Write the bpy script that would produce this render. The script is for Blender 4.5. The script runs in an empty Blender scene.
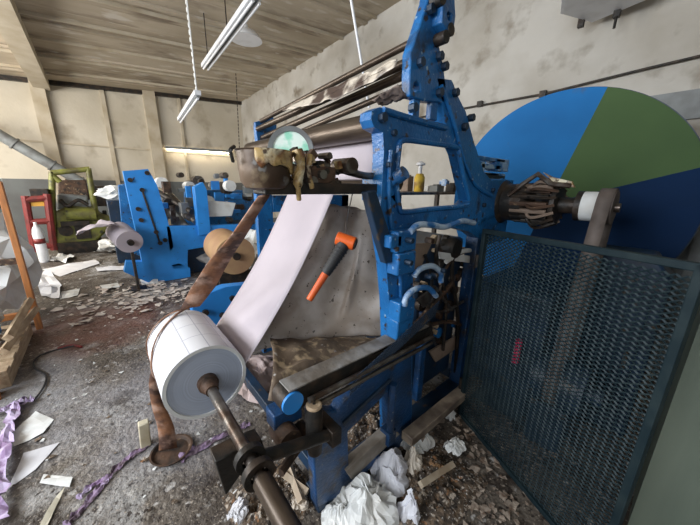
import bpy, bmesh, math, random
from mathutils import Vector, Matrix, noise
from mathutils.geometry import tessellate_polygon
random.seed(7)
C = bpy.context.scene.collection
V = Vector
# ---------------------------------------------------------------- camera
F = 290.0; H = 1.6
def cr(px, py): return V((px-350.0, 262.5-py, -F))
NAD = cr(331, 262.5 + F/math.tan(math.radians(14.9)))
UPc = -NAD.normalized()
Yc = cr(95, 181); Yc = (Yc - UPc*Yc.dot(UPc)).normalized()
Xc = Yc.cross(UPc)
RM = Matrix((Xc, Yc, UPc))                      # camera -> world rotation
cam_d = bpy.data.cameras.new('camera'); cam = bpy.data.objects.new('camera', cam_d); C.objects.link(cam)
cam_d.sensor_width = 36; cam_d.lens = F/700*36; cam_d.clip_start = 0.02
cam.matrix_world = Matrix.Translation((0, 0, H)) @ RM.to_4x4()
bpy.context.scene.camera = cam
def at(px, py, X=None, Y=None, Z=None):          # photograph direction met with a real plane
    v = RM @ cr(px, py)
    t = X/v.x if X is not None else Y/v.y if Y is not None else (Z-H)/v.z
    return V((0, 0, H)) + v*t
# ---------------------------------------------------------------- world, lights, exposure
sc = bpy.context.scene
sc.view_settings.view_transform = 'Standard'; sc.view_settings.look = 'None'
sc.view_settings.gamma = 1; sc.view_settings.exposure = 0.85
w = bpy.data.worlds.new('world'); sc.world = w; w.use_nodes = True
w.node_tree.nodes['Background'].inputs[0].default_value = (0.75, 0.85, 1, 1)
w.node_tree.nodes['Background'].inputs[1].default_value = 0.6
def area(name, loc, tgt, sx, sy, power, col):
    l = bpy.data.lights.new(name, 'AREA'); l.shape = 'RECTANGLE'; l.size = sx; l.size_y = sy; l.energy = power; l.color = col
    o = bpy.data.objects.new(name, l); C.objects.link(o); o.location = loc
    o.rotation_euler = (V(tgt)-V(loc)).to_track_quat('-Z', 'Y').to_euler(); return o
area('window_light_left', (-3.85, 2.3, 2.6), (1.5, 3.2, 0.9), 4.5, 1.8, 210, (0.90, 0.95, 1.0))
area('window_light_left_far', (-3.85, 7.6, 2.6), (2.0, 8.0, 1.0), 4.5, 1.8, 230, (1.0, 0.95, 0.86))
area('window_light_rear', (-1.4, -2.85, 2.7), (1.2, 2.5, 1.0), 3.0, 1.5, 35, (0.90, 0.95, 1.0))  # added fill from behind the camera; that wall has no window
# ---------------------------------------------------------------- materials
def mat(name, col, col2=None, scale=6, lo=.42, hi=.6, rough=.6, metal=0, bump=0, detail=6, extra=None, emit=None, stretch=None, spec=.5, bscale=None):
    m = bpy.data.materials.new(name); m.use_nodes = True; nt = m.node_tree; N = nt.nodes; L = nt.links
    b = N['Principled BSDF']; b.inputs['Base Color'].default_value = (*col, 1)
    b.inputs['Roughness'].default_value = rough; b.inputs['Metallic'].default_value = metal
    b.inputs['Specular IOR Level'].default_value = spec
    tc = N.new('ShaderNodeTexCoord'); mp = N.new('ShaderNodeMapping'); L.new(tc.outputs['Object'], mp.inputs[0])
    if stretch: mp.inputs['Scale'].default_value = stretch
    src = None
    layers = []
    if col2: layers.append((col2, scale, lo, hi))
    if extra: layers += extra
    for i, (c, s, a, h) in enumerate(layers):
        n = N.new('ShaderNodeTexNoise'); n.inputs['Scale'].default_value = s; n.inputs['Detail'].default_value = detail
        n.noise_dimensions = '4D'; n.inputs['W'].default_value = i*3.7
        L.new(mp.outputs[0], n.inputs['Vector'])
        r = N.new('ShaderNodeMapRange'); r.inputs[1].default_value = a; r.inputs[2].default_value = h; L.new(n.outputs['Fac'], r.inputs[0])
        mx = N.new('ShaderNodeMix'); mx.data_type = 'RGBA'; L.new(r.outputs[0], mx.inputs['Factor'])
        if src is None: mx.inputs['A'].default_value = (*col, 1)
        else: L.new(src, mx.inputs['A'])
        mx.inputs['B'].default_value = (*c, 1); src = mx.outputs['Result']
    if src is not None: L.new(src, b.inputs['Base Color'])
    if bump:
        n = N.new('ShaderNodeTexNoise'); n.inputs['Scale'].default_value = bscale or scale*2; n.inputs['Detail'].default_value = 8
        L.new(mp.outputs[0], n.inputs['Vector'])
        bp = N.new('ShaderNodeBump'); bp.inputs['Strength'].default_value = bump; bp.inputs['Distance'].default_value = .02
        L.new(n.outputs['Fac'], bp.inputs['Height']); L.new(bp.outputs[0], b.inputs['Normal'])
    if emit: b.inputs['Emission Color'].default_value = (*emit[0], 1); b.inputs['Emission Strength'].default_value = emit[1]
    m['src'] = 0; m['_'] = 0
    del m['src']; del m['_']
    return m
BLUE = mat('blue_machine_paint', (.018, .17, .46), (.012, .085, .25), 4, .40, .68, .30, bump=.25, extra=[((.025, .028, .035), 7, .58, .72), ((.05, .035, .025), 26, .60, .66), ((.32, .46, .60), 38, .64, .70)], bscale=60)
DBLU = mat('grimy_blue_paint', (.012, .075, .22), (.012, .035, .085), 5, .38, .62, .38, bump=.3, extra=[((.05, .04, .03), 9, .56, .68), ((.22, .24, .25), 40, .64, .70)], bscale=50)  # grime plus the dim light low on the frame, put into the colour
BLUEB = mat('bright_blue_paint', (.03, .27, .74), (.025, .19, .56), 4, .4, .75, .4, bump=.1, extra=[((.04, .03, .03), 18, .66, .71)])
PALEB = mat('rubbed_pale_blue', (.40, .52, .66), (.03, .15, .40), 9, .47, .56, .35, bump=.2)
NAVY = mat('navy_paint', (.012, .035, .075), (.01, .02, .035), 5, .4, .7, .45, bump=.1, extra=[((.07, .05, .035), 16, .6, .68)])
STEEL = mat('worn_steel', (.23, .21, .19), (.09, .06, .045), 14, .4, .62, .38, .75, .1)
DARK = mat('oily_black_iron', (.022, .02, .018), (.07, .045, .03), 12, .45, .7, .5, .3, .3)
RUST = mat('rusty_brown_iron', (.105, .058, .036), (.03, .022, .018), 11, .42, .62, .65, .2, .35, extra=[((.36, .25, .15), 25, .6, .72)])
ROLLER = mat('brown_steel_roller', (.10, .075, .055), (.045, .03, .022), 6, .4, .65, .35, .55, .08, stretch=(4, .7, 4))
PAPER = mat('white_paper', (.66, .66, .69), (.58, .57, .60), 5, .45, .7, .7)
PAPERW = mat('bright_white_paper', (.74, .75, .74), (.60, .58, .54), 7, .5, .75, .7)
PINKP = mat('pale_lilac_paper', (.47, .415, .455), (.41, .36, .40), 3, .4, .7, .6)
GREYP = mat('dusty_grey_web', (.56, .50, .45), (.34, .28, .23), 4.2, .42, .60, .45, .0, .25, extra=[((.52, .49, .46), 7, .6, .72), ((.08, .06, .045), 46, .64, .68)], bscale=5)
TAN = mat('tan_paper', (.42, .26, .13), (.33, .18, .10), 4, .4, .7, .7)
STRAP = mat('rusty_leather_strap', (.28, .125, .06), (.075, .036, .024), 9, .42, .60, .8, 0, .6, extra=[((.42, .27, .20), 9, .50, .62)])
ORANGE = mat('orange_plastic', (.78, .13, .02), (.62, .09, .015), 8, .5, .7, .4)
ORED = mat('red_paint', (.20, .022, .02), (.09, .02, .018), 8, .45, .7, .5)
OWOOD = mat('orange_painted_wood', (.52, .20, .06), (.32, .13, .05), 7, .45, .7, .6, stretch=(5, 5, 1))
WOOD = mat('pale_pallet_wood', (.50, .38, .25), (.30, .20, .12), 5, .4, .7, .75, bump=.2, stretch=(6, 1.2, 6))
YEL = mat('yellow_green_paint', (.20, .21, .04), (.09, .08, .03), 5, .42, .62, .5, bump=.1, extra=[((.03, .03, .02), 9, .58, .68)])
GREYPT = mat('grey_paint', (.22, .24, .245), (.13, .13, .13), 6, .42, .68, .5)
WHITE = mat('white_enamel', (.78, .79, .82), (.66, .66, .68), 6, .5, .75, .4)
CREAM = mat('cream_column_paint', (.52, .46, .36), (.40, .33, .23), 3, .4, .7, .8, bump=.2)
PURP = mat('purple_paper', (.46, .38, .54), (.24, .15, .28), 14, .45, .60, .7)
VIOL = mat('dull_violet_strip', (.085, .055, .075), (.26, .18, .29), 20, .46, .58, .7)
GREEN = mat('green_disc_paint', (.070, .125, .048), (.055, .10, .04), 2, .4, .7, .6, bump=.03, spec=.12)
DBLUE = mat('blue_disc_paint', (.015, .165, .46), (.012, .13, .37), 2, .4, .7, .6, bump=.03, spec=.12, extra=[((.07, .11, .18), 5, .64, .76)])
DNAVY = mat('navy_disc_paint', (.004, .024, .080), (.004, .018, .055), 2, .4, .7, .6, bump=.03, spec=.08)
MESHM = mat('teal_expanded_metal', (.009, .020, .026), (.022, .036, .040), 12, .4, .7, .5, .1, spec=.2)
CONC = mat('pillar_green_grey', (.15, .18, .14), (.09, .115, .09), 2, .4, .7, .6, bump=.12, stretch=(1, 3, .4))
BELT = mat('brown_grey_belt', (.15, .12, .105), (.09, .07, .06), 9, .4, .65, .7)
CARD = mat('tan_belt', (.30, .22, .17), (.21, .15, .11), 9, .4, .65, .7)
GOO = mat('dried_yellow_glue', (.52, .36, .15), (.16, .065, .025), 16, .44, .58, .35, 0, .6, extra=[((.72, .66, .48), 11, .52, .64), ((.07, .04, .02), 34, .58, .64)])
MINT = mat('mint_glass', (.30, .74, .54), (.80, .93, .85), 16, .46, .60, .35, 0, .1)  # mint tone is a window reflection put into the colour
BUCK = mat('stained_steel_bowl', (.15, .10, .065), (.06, .035, .022), 7, .42, .58, .45, .2, .2, extra=[((.42, .33, .20), 9, .54, .66), ((.20, .19, .18), 22, .6, .68)])
BLACK = mat('black_rubber', (.02, .02, .022), None, rough=.5)
TUBE_E = mat('lit_tube', (1, .96, .85), None, emit=((1, .84, .58), 16))
def wallmat(name, c1, c2, c3, brick=True, sc_=1):
    m = mat(name, c1, c2, 1.1*sc_, .4, .68, .85, bump=.35, extra=[(c3, 2.7*sc_, .56, .72)], bscale=9)
    if brick:
        nt = m.node_tree; N = nt.nodes; L = nt.links
        bt = N.new('ShaderNodeTexBrick'); bt.inputs['Scale'].default_value = 1
        bt.inputs['Color1'].default_value = bt.inputs['Color2'].default_value = (1, 1, 1, 1); bt.inputs['Mortar'].default_value = (.90, .89, .87, 1)
        bt.inputs['Brick Width'].default_value = .42; bt.inputs['Row Height'].default_value = .2; bt.inputs['Mortar Size'].default_value = .012; bt.inputs['Mortar Smooth'].default_value = .6
        tc = N.new('ShaderNodeTexCoord'); sp = N.new('ShaderNodeSeparateXYZ'); ad = N.new('ShaderNodeMath'); cb = N.new('ShaderNodeCombineXYZ')
        L.new(tc.outputs['Object'], sp.inputs[0]); L.new(sp.outputs[0], ad.inputs[0]); L.new(sp.outputs[1], ad.inputs[1])
        L.new(ad.outputs[0], cb.inputs[0]); L.new(sp.outputs[2], cb.inputs[1]); L.new(cb.outputs[0], bt.inputs['Vector'])
        b = N['Principled BSDF']; src = b.inputs['Base Color'].links[0].from_socket
        mx = N.new('ShaderNodeMix'); mx.data_type = 'RGBA'; mx.blend_type = 'MULTIPLY'; mx.inputs['Factor'].default_value = 1
        L.new(src, mx.inputs['A']); L.new(bt.outputs['Color'], mx.inputs['B']); L.new(mx.outputs['Result'], b.inputs['Base Color'])
    return m
W_R = wallmat('whitewashed_block_wall', (.56, .54, .50), (.37, .335, .28), (.22, .185, .14), brick=False)
W_F = wallmat('cream_block_wall', (.60, .55, .46), (.47, .42, .33), (.32, .27, .20), brick=False, sc_=.6)
W_D = mat('grey_dado_paint', (.13, .14, .14), (.09, .09, .09), 2, .4, .7, .6)
CEIL = mat('dusty_ceiling_board', (.50, .43, .335), (.36, .30, .22), 1.0, .40, .62, .9, bump=.3, extra=[((.22, .175, .13), 1.6, .54, .68), ((.58, .53, .46), 3, .58, .66)], stretch=(.6, 1.4, 1))
FLOOR = mat('dirty_concrete', (.145, .122, .10), (.075, .060, .048), 1.8, .42, .58, .5, bump=.8,
            extra=[((.27, .26, .25), 2.6, .53, .62), ((.045, .034, .027), 6, .54, .62), ((.42, .40, .38), 16, .60, .66), ((.035, .026, .022), 42, .56, .62), ((.34, .29, .24), 75, .60, .66)], detail=14, bscale=30)
def add_stain(m, loc, size, col, amt):
    nt = m.node_tree; N = nt.nodes; L = nt.links; b = N['Principled BSDF']
    tc = N.new('ShaderNodeTexCoord'); mp = N.new('ShaderNodeMapping'); mp.vector_type = 'TEXTURE'
    mp.inputs['Location'].default_value = loc; mp.inputs['Scale'].default_value = size
    g = N.new('ShaderNodeTexGradient'); g.gradient_type = 'SPHERICAL'; L.new(tc.outputs['Object'], mp.inputs[0]); L.new(mp.outputs[0], g.inputs[0])
    n = N.new('ShaderNodeTexNoise'); n.inputs['Scale'].default_value = 3.5; n.inputs['Detail'].default_value = 8; L.new(tc.outputs['Object'], n.inputs['Vector'])
    ad = N.new('ShaderNodeMath'); ad.operation = 'MULTIPLY'; L.new(g.outputs['Fac'], ad.inputs[0]); L.new(n.outputs['Fac'], ad.inputs[1])
    r = N.new('ShaderNodeMapRange'); r.inputs[1].default_value = .12; r.inputs[2].default_value = .36; r.inputs[4].default_value = amt; L.new(ad.outputs[0], r.inputs[0])
    mx = N.new('ShaderNodeMix'); mx.data_type = 'RGBA'; L.new(r.outputs[0], mx.inputs['Factor']); L.new(b.inputs['Base Color'].links[0].from_socket, mx.inputs['A'])
    mx.inputs['B'].default_value = (*col, 1); L.new(mx.outputs['Result'], b.inputs['Base Color'])
add_stain(FLOOR, (-.15, 4.3, 0), (1.1, 1.3, 1), (.26, .10, .075), .5)
add_stain(FLOOR, (.15, 2.3, 0), (.9, 1.2, 1), (.33, .32, .34), .5)
add_stain(FLOOR, (.25, 5.0, 0), (.9, .5, 1), (.5, .47, .44), .7)
add_stain(FLOOR, (-.7, 2.8, 0), (.7, 1.4, 1), (.32, .32, .34), .5)
# ---------------------------------------------------------------- mesh helpers
ORG = {}
def B(): return bmesh.new()
def bx(bm, c, s, rot=None):
    g = bmesh.ops.create_cube(bm, size=1)['verts']
    M = Matrix.Translation(c) @ (rot.to_4x4() if rot else Matrix()) @ Matrix.Diagonal((*s, 1))
    bmesh.ops.transform(bm, matrix=M, verts=g); return bm
def bb(bm, a, b):
    a = V(a); b = V(b); return bx(bm, (a+b)/2, [abs(b[i]-a[i]) for i in range(3)])
def cyl(bm, a, b, r, r2=None, seg=20, caps=True):
    a = V(a); b = V(b); d = b-a
    g = bmesh.ops.create_cone(bm, cap_ends=caps, segments=seg, radius1=r, radius2=r if r2 is None else r2, depth=d.length)['verts']
    M = Matrix.Translation((a+b)/2) @ d.to_track_quat('Z', 'Y').to_matrix().to_4x4()
    bmesh.ops.transform(bm, matrix=M, verts=g); return bm
def smooth_pts(pts, n=5):
    P = [V(p) for p in pts]; out = []
    for i in range(len(P)-1):
        p0 = P[max(i-1, 0)]; p1 = P[i]; p2 = P[i+1]; p3 = P[min(i+2, len(P)-1)]
        for k in range(n):
            t = k/n
            out.append(.5*((2*p1)+(p2-p0)*t+(2*p0-5*p1+4*p2-p3)*t*t+(3*p1-p0-3*p2+p3)*t**3))
    return out+[P[-1]]
def tube(bm, pts, r, seg=10, sm=5):
    P = smooth_pts(pts, sm) if sm > 1 else [V(p) for p in pts]
    rings = []; ref = V((.12, .3, 1)).normalized()
    for i, p in enumerate(P):
        d = (P[min(i+1, len(P)-1)]-P[max(i-1, 0)]).normalized()
        a = d.cross(ref); a = a.normalized() if a.length > .05 else d.orthogonal().normalized()
        b = d.cross(a); rr = r[min(int(i/len(P)*len(r)), len(r)-1)] if isinstance(r, (list, tuple)) else r
        rings.append([bm.verts.new(p+(a*math.cos(2*math.pi*k/seg)+b*math.sin(2*math.pi*k/seg))*rr) for k in range(seg)])
    for i in range(len(rings)-1):
        for k in range(seg): bm.faces.new((rings[i][k], rings[i][(k+1) % seg], rings[i+1][(k+1) % seg], rings[i+1][k]))
    bm.faces.new(rings[0]); bm.faces.new(rings[-1]); return bm
def prism(bm, pts, vec, holes=()):
    loops = [[V(p) for p in pts]]+[[V(p) for p in h] for h in holes]
    tri = tessellate_polygon(loops); allp = [p for l in loops for p in l]; vec = V(vec)
    v0 = [bm.verts.new(p) for p in allp]; v1 = [bm.verts.new(p+vec) for p in allp]
    for t in tri:
        try: bm.faces.new([v0[i] for i in t]); bm.faces.new([v1[i] for i in reversed(t)])
        except ValueError: pass
    o = 0
    for l in loops:
        for i in range(len(l)):
            j = (i+1) % len(l)
            try: bm.faces.new((v0[o+i], v0[o+j], v1[o+j], v1[o+i]))
            except ValueError: pass
        o += len(l)
    return bm
def lathe(bm, c, axis, prof, seg=28, cap=True):      # prof: (r, h) pairs along axis
    axis = V(axis).normalized(); a = axis.orthogonal().normalized(); b = axis.cross(a); c = V(c)
    rings = [[bm.verts.new(c+axis*h+(a*math.cos(2*math.pi*k/seg)+b*math.sin(2*math.pi*k/seg))*max(r, .0005)) for k in range(seg)] for r, h in prof]
    for i in range(len(rings)-1):
        for k in range(seg): bm.faces.new((rings[i][k], rings[i][(k+1) % seg], rings[i+1][(k+1) % seg], rings[i+1][k]))
    if cap: bm.faces.new(rings[0]); bm.faces.new(rings[-1])
    return bm
def grid(bm, fn, nu, nv):
    g = [[bm.verts.new(fn(i/nu, j/nv)) for j in range(nv+1)] for i in range(nu+1)]
    for i in range(nu):
        for j in range(nv): bm.faces.new((g[i][j], g[i+1][j], g[i+1][j+1], g[i][j+1]))
    return bm
def blob(bm, c, r, amp=.4, fr=1.5, sub=3, sq=(1, 1, 1), seed=0):
    g = bmesh.ops.create_icosphere(bm, subdivisions=sub, radius=1)['verts']
    for v in g:
        d = v.co.normalized(); k = 1+amp*(noise.noise(d*fr+V((seed*7.1, seed*3.3, seed)))*1.6)+amp*.5*noise.noise(d*fr*3+V((seed, 0, 4)))
        v.co = V(c)+V((d.x*sq[0], d.y*sq[1], d.z*sq[2]))*r*k
    return bm
def obj(name, bm, m, parent=None, smooth=True, bevel=0, solid=0):
    bmesh.ops.recalc_face_normals(bm, faces=bm.faces)
    me = bpy.data.meshes.new(name); 
    if parent is not None: org = ORG[parent.name]
    else:
        xs = [v.co.x for v in bm.verts]; ys = [v.co.y for v in bm.verts]; zs = [v.co.z for v in bm.verts]
        org = V(((min(xs)+max(xs))/2, (min(ys)+max(ys))/2, min(zs)))
    bmesh.ops.translate(bm, vec=-org, verts=bm.verts); bm.to_mesh(me); bm.free()
    o = bpy.data.objects.new(name, me); C.objects.link(o); me.materials.append(m)
    if parent is not None: o.parent = parent
    else: o.location = org
    ORG[o.name] = org
    if smooth:
        me.polygons.foreach_set('use_smooth', [True]*len(me.polygons)); me.set_sharp_from_angle(angle=math.radians(38))
    if solid: s = o.modifiers.new('thickness', 'SOLIDIFY'); s.thickness = solid; s.offset = 0
    if bevel: b = o.modifiers.new('bevel', 'BEVEL'); b.width = bevel; b.segments = 2; b.limit_method = 'ANGLE'; b.angle_limit = math.radians(40)
    return o
def tag(o, label, cat, group=None, kind=None):
    o['label'] = label; o['category'] = cat
    if group: o['group'] = group
    if kind: o['kind'] = kind
    return o
def thing(name, loc, label, cat, group=None):
    o = bpy.data.objects.new(name, None); C.objects.link(o); o.location = loc; o.empty_display_size = .1
    ORG[o.name] = V(loc); return tag(o, label, cat, group)
def struct(name, bm, m, smooth=False):
    o = obj(name, bm, m, smooth=smooth); o['kind'] = 'structure'; return o
# world-space coordinates for texture: setting objects use their own origin
XR = 4.35; YF = 11.2; XL = -4.0; YN = -3.0
def zc(x, y): return 4.42+.075*(x-XR)-.03*(y-YF)
# ---------------------------------------------------------------- the room
bm = B(); bb(bm, (XL-.2, YN-.2, -.12), (XR+.2, YF+.2, 0)); struct('floor', bm, FLOOR)
bpy.data.objects['floor'].data.transform(Matrix.Translation(ORG['floor'])); bpy.data.objects['floor'].location = (0, 0, 0)
def wall(name, a, b, m):
    bm = B(); bb(bm, a, b); return struct(name, bm, m)
wall('wall_right', (XR, YN, 0), (XR+.2, YF, 5.2), W_R)
wall('wall_back', (XL, YF, 0), (XR+.2, YF+.2, 5.2), W_F)
wall('wall_front', (XL, YN-.2, 0), (XR+.2, YN, 5.2), W_R)
bm = B()
prism(bm, [(XL-.2, YN-.2, 0), (XL-.2, YF+.2, 0), (XL-.2, YF+.2, 5.2), (XL-.2, YN-.2, 5.2)], (.2, 0, 0),
      holes=[[(XL-.2, a, 1.7), (XL-.2, b, 1.7), (XL-.2, b, 3.5), (XL-.2, a, 3.5)] for a, b in ((-.4, 4.0), (5.4, 9.8))])
struct('wall_left', bm, W_R)
for i, (a, b) in enumerate(((-.4, 4.0), (5.4, 9.8))):
    bm = B()
    for k in range(6): y = a+(b-a)*k/5; bb(bm, (XL-.15, y-.03, 1.7), (XL-.08, y+.03, 3.5))
    for z in (1.72, 2.6, 3.48): bb(bm, (XL-.15, a, z-.03), (XL-.08, b, z+.03))
    struct('window_%d' % (i+1), bm, GREYPT)
bm = B()
grid(bm, lambda u, v: V((XL-.2+(XR+.4-XL)*u, YN-.2+(YF+.4-YN)*v, zc(XL-.2+(XR+.4-XL)*u, YN-.2+(YF+.4-YN)*v))), 4, 4)
o = struct('ceiling', bm, CEIL); s = o.modifiers.new('thickness', 'SOLIDIFY'); s.thickness = .1; s.offset = 0
# board seams: lapped boards run along X
bm = B()
y = -2.5; k = 0
while y < YF:
    w_ = .09 if k % 3 == 0 else .04; h_ = .05 if k % 3 == 0 else .012
    prism(bm, [(XL, y, zc(XL, y)-.04-h_), (XR, y, zc(XR, y)-.04-h_), (XR, y, zc(XR, y)), (XL, y, zc(XL, y))], (0, w_, 0))
    y += .48; k += 1
struct('trim_1', bm, CEIL)
bm = B(); y = -2.26
while y < YF: prism(bm, [(XL, y, zc(XL, y)-.10), (XR, y, zc(XR, y)-.10), (XR, y, zc(XR, y)), (XL, y, zc(XL, y))], (0, .035, 0)); y += .96
struct('trim_10', bm, CREAM)
bm = B(); prism(bm, [(XL, YF-.12, zc(XL, YF)-.14), (XR, YF-.12, zc(XR, YF)-.14), (XR, YF-.12, zc(XR, YF)), (XL, YF-.12, zc(XL, YF))], (0, .12, 0)); struct('trim_11', bm, DARK)
bm = B(); ya = -2.5; prism(bm, [(-.80, ya, zc(-.8, ya)-.26), (-.50, ya, zc(-.8, ya)-.26), (-.5, ya, zc(-.5, ya)+.02), (-.8, ya, zc(-.8, ya)+.02)], (0, YF-ya-.01, zc(0, YF)-zc(0, ya)))
struct('trim_2', bm, CREAM)
for n_, (xa, xb) in enumerate(((-.86, -.60), (.46, .56), (1.44, 1.74), (2.35, 2.42))):
    bm = B(); d_ = .16 if n_ in (0, 2) else .06
    bb(bm, (xa, YF-d_, 0), (xb, YF+.01, zc(xa, YF)+.02)); struct('trim_%d' % (n_+3), bm, CREAM)
bm = B(); bb(bm, (XL+.01, YF-.03, 0), (XR-.02, YF+.005, 1.62)); struct('trim_7', bm, W_D)
bm = B(); bb(bm, (-3, YF-.05, 2.52), (XR-.02, YF, 2.56)); struct('trim_8', bm, CREAM)
bm = B(); bb(bm, (1.72, -1.0, 0), (2.3, -.10, 3.2)); struct('wall_pillar', bm, CONC)
bm = B(); bb(bm, (XR-.05, -.6, 2.25), (XR+.005, .55, 2.5)); struct('trim_9', bm, GREYPT)

# conduit
bm = B(); tube(bm, [at(238, 155, X=XR-.04), at(465, 108, X=XR-.04), at(543, 94, X=XR-.04), at(640, 70, X=XR-.04), at(725, 50, X=XR-.04)], .012, 8, 1)
for p in ((543, 94), (480, 104)):
    bx(bm, at(*p, X=XR-.035), (.05, .07, .07))
tag(obj('wall_conduit', bm, DARK), 'thin dark conduit running along the whitewashed wall above the round disc', 'pipe')
bm = B(); a = at(-30, 118, Y=10.6); b = at(95, 190, Y=10.6); cyl(bm, a, b, .12)
for t in (.3, .6, .85):
    p = a.lerp(b, t); q = a.lerp(b, t+.015); cyl(bm, p, q, .145)
tag(obj('vent_pipe', bm, GREYPT), 'fat grey pipe slanting down the cream far wall at left', 'pipe')
# fluorescent lamps
def lamp(name, a, b, wd, label, lit=False, cords=(), drop=.0):
    a = V(a); b = V(b); m_ = (a+b)/2
    t = thing(name, m_, label, 'lamp', None)
    d = (b-a); q = d.to_track_quat('Y', 'Z').to_matrix()
    bm = B(); bx(bm, m_+V((0, 0, .03)), (wd, d.length, .06), q); obj('housing', bm, WHITE if not lit else GREYPT, t, False, .004)
    bm = B(); bx(bm, m_+V((0, 0, -.0)), (wd*.35, d.length*.98, .03), q); obj('reflector', bm, GREYPT, t, False)
    for s in ((0,) if wd < .12 else (-.3, .3)):
        off = q @ V((wd*s, 0, -.035)); bm = B(); cyl(bm, a+off+d*.02, b+off-d*.02, .016, seg=10); obj('tube', bm, TUBE_E if lit else WHITE, t)
    for f in cords:
        p = a+d*f; bm = B(); cyl(bm, p+V((0, 0, .05)), V((p.x, p.y, zc(p.x, p.y)-.03)), .008, seg=6); obj('cord', bm, PAPERW if wd < .1 else DARK, t)
    return t
lamp('fluorescent_lamp', at(205, 68, Z=3.6), at(258, -4, Z=3.6), .125, 'large white twin tube lamp hanging at the top centre on cords', cords=(.1, .55))
lamp('fluorescent_lamp', at(180, 121, Z=2.75), at(198, 95, Z=2.75), .085, 'small distant white tube lamp hanging on a speckled chain near the far wall', cords=(.97,))
lamp('fluorescent_lamp', (1.82, YF-.15, 2.62), (3.85, YF-.15, 2.66), .1, 'glowing horizontal tube lamp fixed on the cream far wall', lit=True)
# tilted strip fixture, top right
t = thing('light_box', at(600, 10, Z=3.3), 'shallow white box fixture with grey underside high on the right wall', 'lamp')
q = [at(*p, Z=3.3) for p in ((560, 14), (592, 23), (652, -2), (640, -40), (562, -8))]
bm = B(); prism(bm, q, (0, 0, .22)); obj('housing', bm, WHITE, t, False, .01)
bm = B(); c = sum(q, V((0, 0, 0)))/5; prism(bm, [c.lerp(p, .9)-V((0, 0, .012)) for p in q], (0, 0, .02)); obj('diffuser', bm, WHITE, t, False)
for p in ((581, 24), (617, 14)): e = at(*p, Z=3.26); bm = B(); bx(bm, e+V((0, 0, .01)), (.05, .05, .08)); obj('catch', bm, DARK, t)
bm = B(); e = at(617, 14, Z=3.26); cyl(bm, e, e-V((0, 0, .12)), .012); obj('catch', bm, DARK, t)
bm = B(); cyl(bm, (3.95, .95, 3.42), (XR-.01, .95, 3.55), .02); obj('wall_bracket', bm, DARK, t)
# dome reflector and its cord
p = at(246, 40, Z=3.9); t = thing('dome_lamp', p, 'dull round dome lamp shade hanging just right of the large tube lamp', 'lamp')
bm = B(); lathe(bm, p, (0, 0, 1), [(.26, 0), (.24, .04), (.16, .12), (.05, .17), (.04, .22)]); obj('shade', bm, WHITE, t)
bm = B(); cyl(bm, p+V((0, 0, .2)), (p.x, p.y, zc(p.x, p.y)-.03), .01, seg=6); obj('cord', bm, DARK, t)
def chain(a, b, m, label, r=.02):
    bm = B(); a = V(a); b = V(b); n = int((a-b).length/.09)
    for i in range(n):
        p = a.lerp(b, i/n); cyl(bm, p, a.lerp(b, (i+.62)/n), r, seg=6)
    cyl(bm, a, b, r*.3, seg=5)
    return tag(obj('hanging_chain', bm, m), label, 'chain')
p = at(235, 62, Y=8.5); chain((p.x, p.y, zc(p.x, p.y)-.04), at(240, 160, Y=8.5), DARK, 'thin dark chain hanging in front of the far corner right of the lamp', .012)
p = at(186, 0, Y=5.25); chain((p.x, p.y, zc(p.x, p.y)-.02), at(197, 94, Y=5.25), PAPERW, 'pale speckled chain hanging from the ceiling above the small lamp', .016)
bm = B(); cyl(bm, at(347, -25, Y=2.0), at(369, 108, Y=2.0), .011, seg=10); bpy_o = obj('hanging_pipe', bm, WHITE)
tag(bpy_o, 'slim white pipe hanging from the ceiling down to the film on the rods', 'pipe')

# ================================================================ MAIN MACHINE
YP = .93
MA = thing('paper_winding_machine', (1.2, 1.3, 0), 'large blue cast iron paper winding machine with rods and open window frame in the foreground', 'machine')
def px(pts, Y=YP): return [at(a, b, Y=Y) for a, b in pts]
# main side frame: traced on its own plane
outer = [(371, 119), (372, 111), (380, 107), (390, 110), (412, 116), (446, 124), (441, 96), (437, 78), (452, 80), (459, 98), (466, 112), (474, 142), (484, 172), (492, 181), (503, 180), (508, 190),
         (503, 212), (500, 236), (486, 244), (470, 232), (455, 228), (425, 226), (412, 232), (413, 262), (413, 330), (412, 384), (412, 438), (400, 446), (388, 442), (388, 400), (390, 340), (389, 300), (386, 262), (380, 224), (382, 186), (384, 152), (383, 132), (374, 127)]
win = [(399, 146), (404, 140), (430, 143), (456, 147), (459, 154), (464, 178), (469, 200), (463, 206), (430, 209), (404, 212), (399, 206), (396, 180)]
bm = B(); prism(bm, px(outer), (0, .07, 0), holes=[px(win)]); SF = obj('side_frame', bm, BLUE, MA, True, .009)
# raised rim flange around the window
def rim(pts, r, Y, closed=True):
    P = [at(a, b, Y=Y) for a, b in pts]
    if closed: P = P+[P[0]]
    return tube(B(), P, r, 8, 3)
obj('window_rim', rim(win, .014, .925), BLUE, SF)
obj('edge_rib', rim([(383, 110), (412, 119), (446, 128)], .014, .925, False), BLUE, SF)
obj('edge_rib', rim([(441, 86), (448, 104), (456, 130), (464, 160), (476, 185), (492, 196)], .012, .92, False), BLUE, SF)
obj('edge_rib', rim([(391, 150), (389, 190), (391, 225), (399, 258), (401, 330), (400, 430)], .011, .92, False), BLUE, SF)
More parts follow.
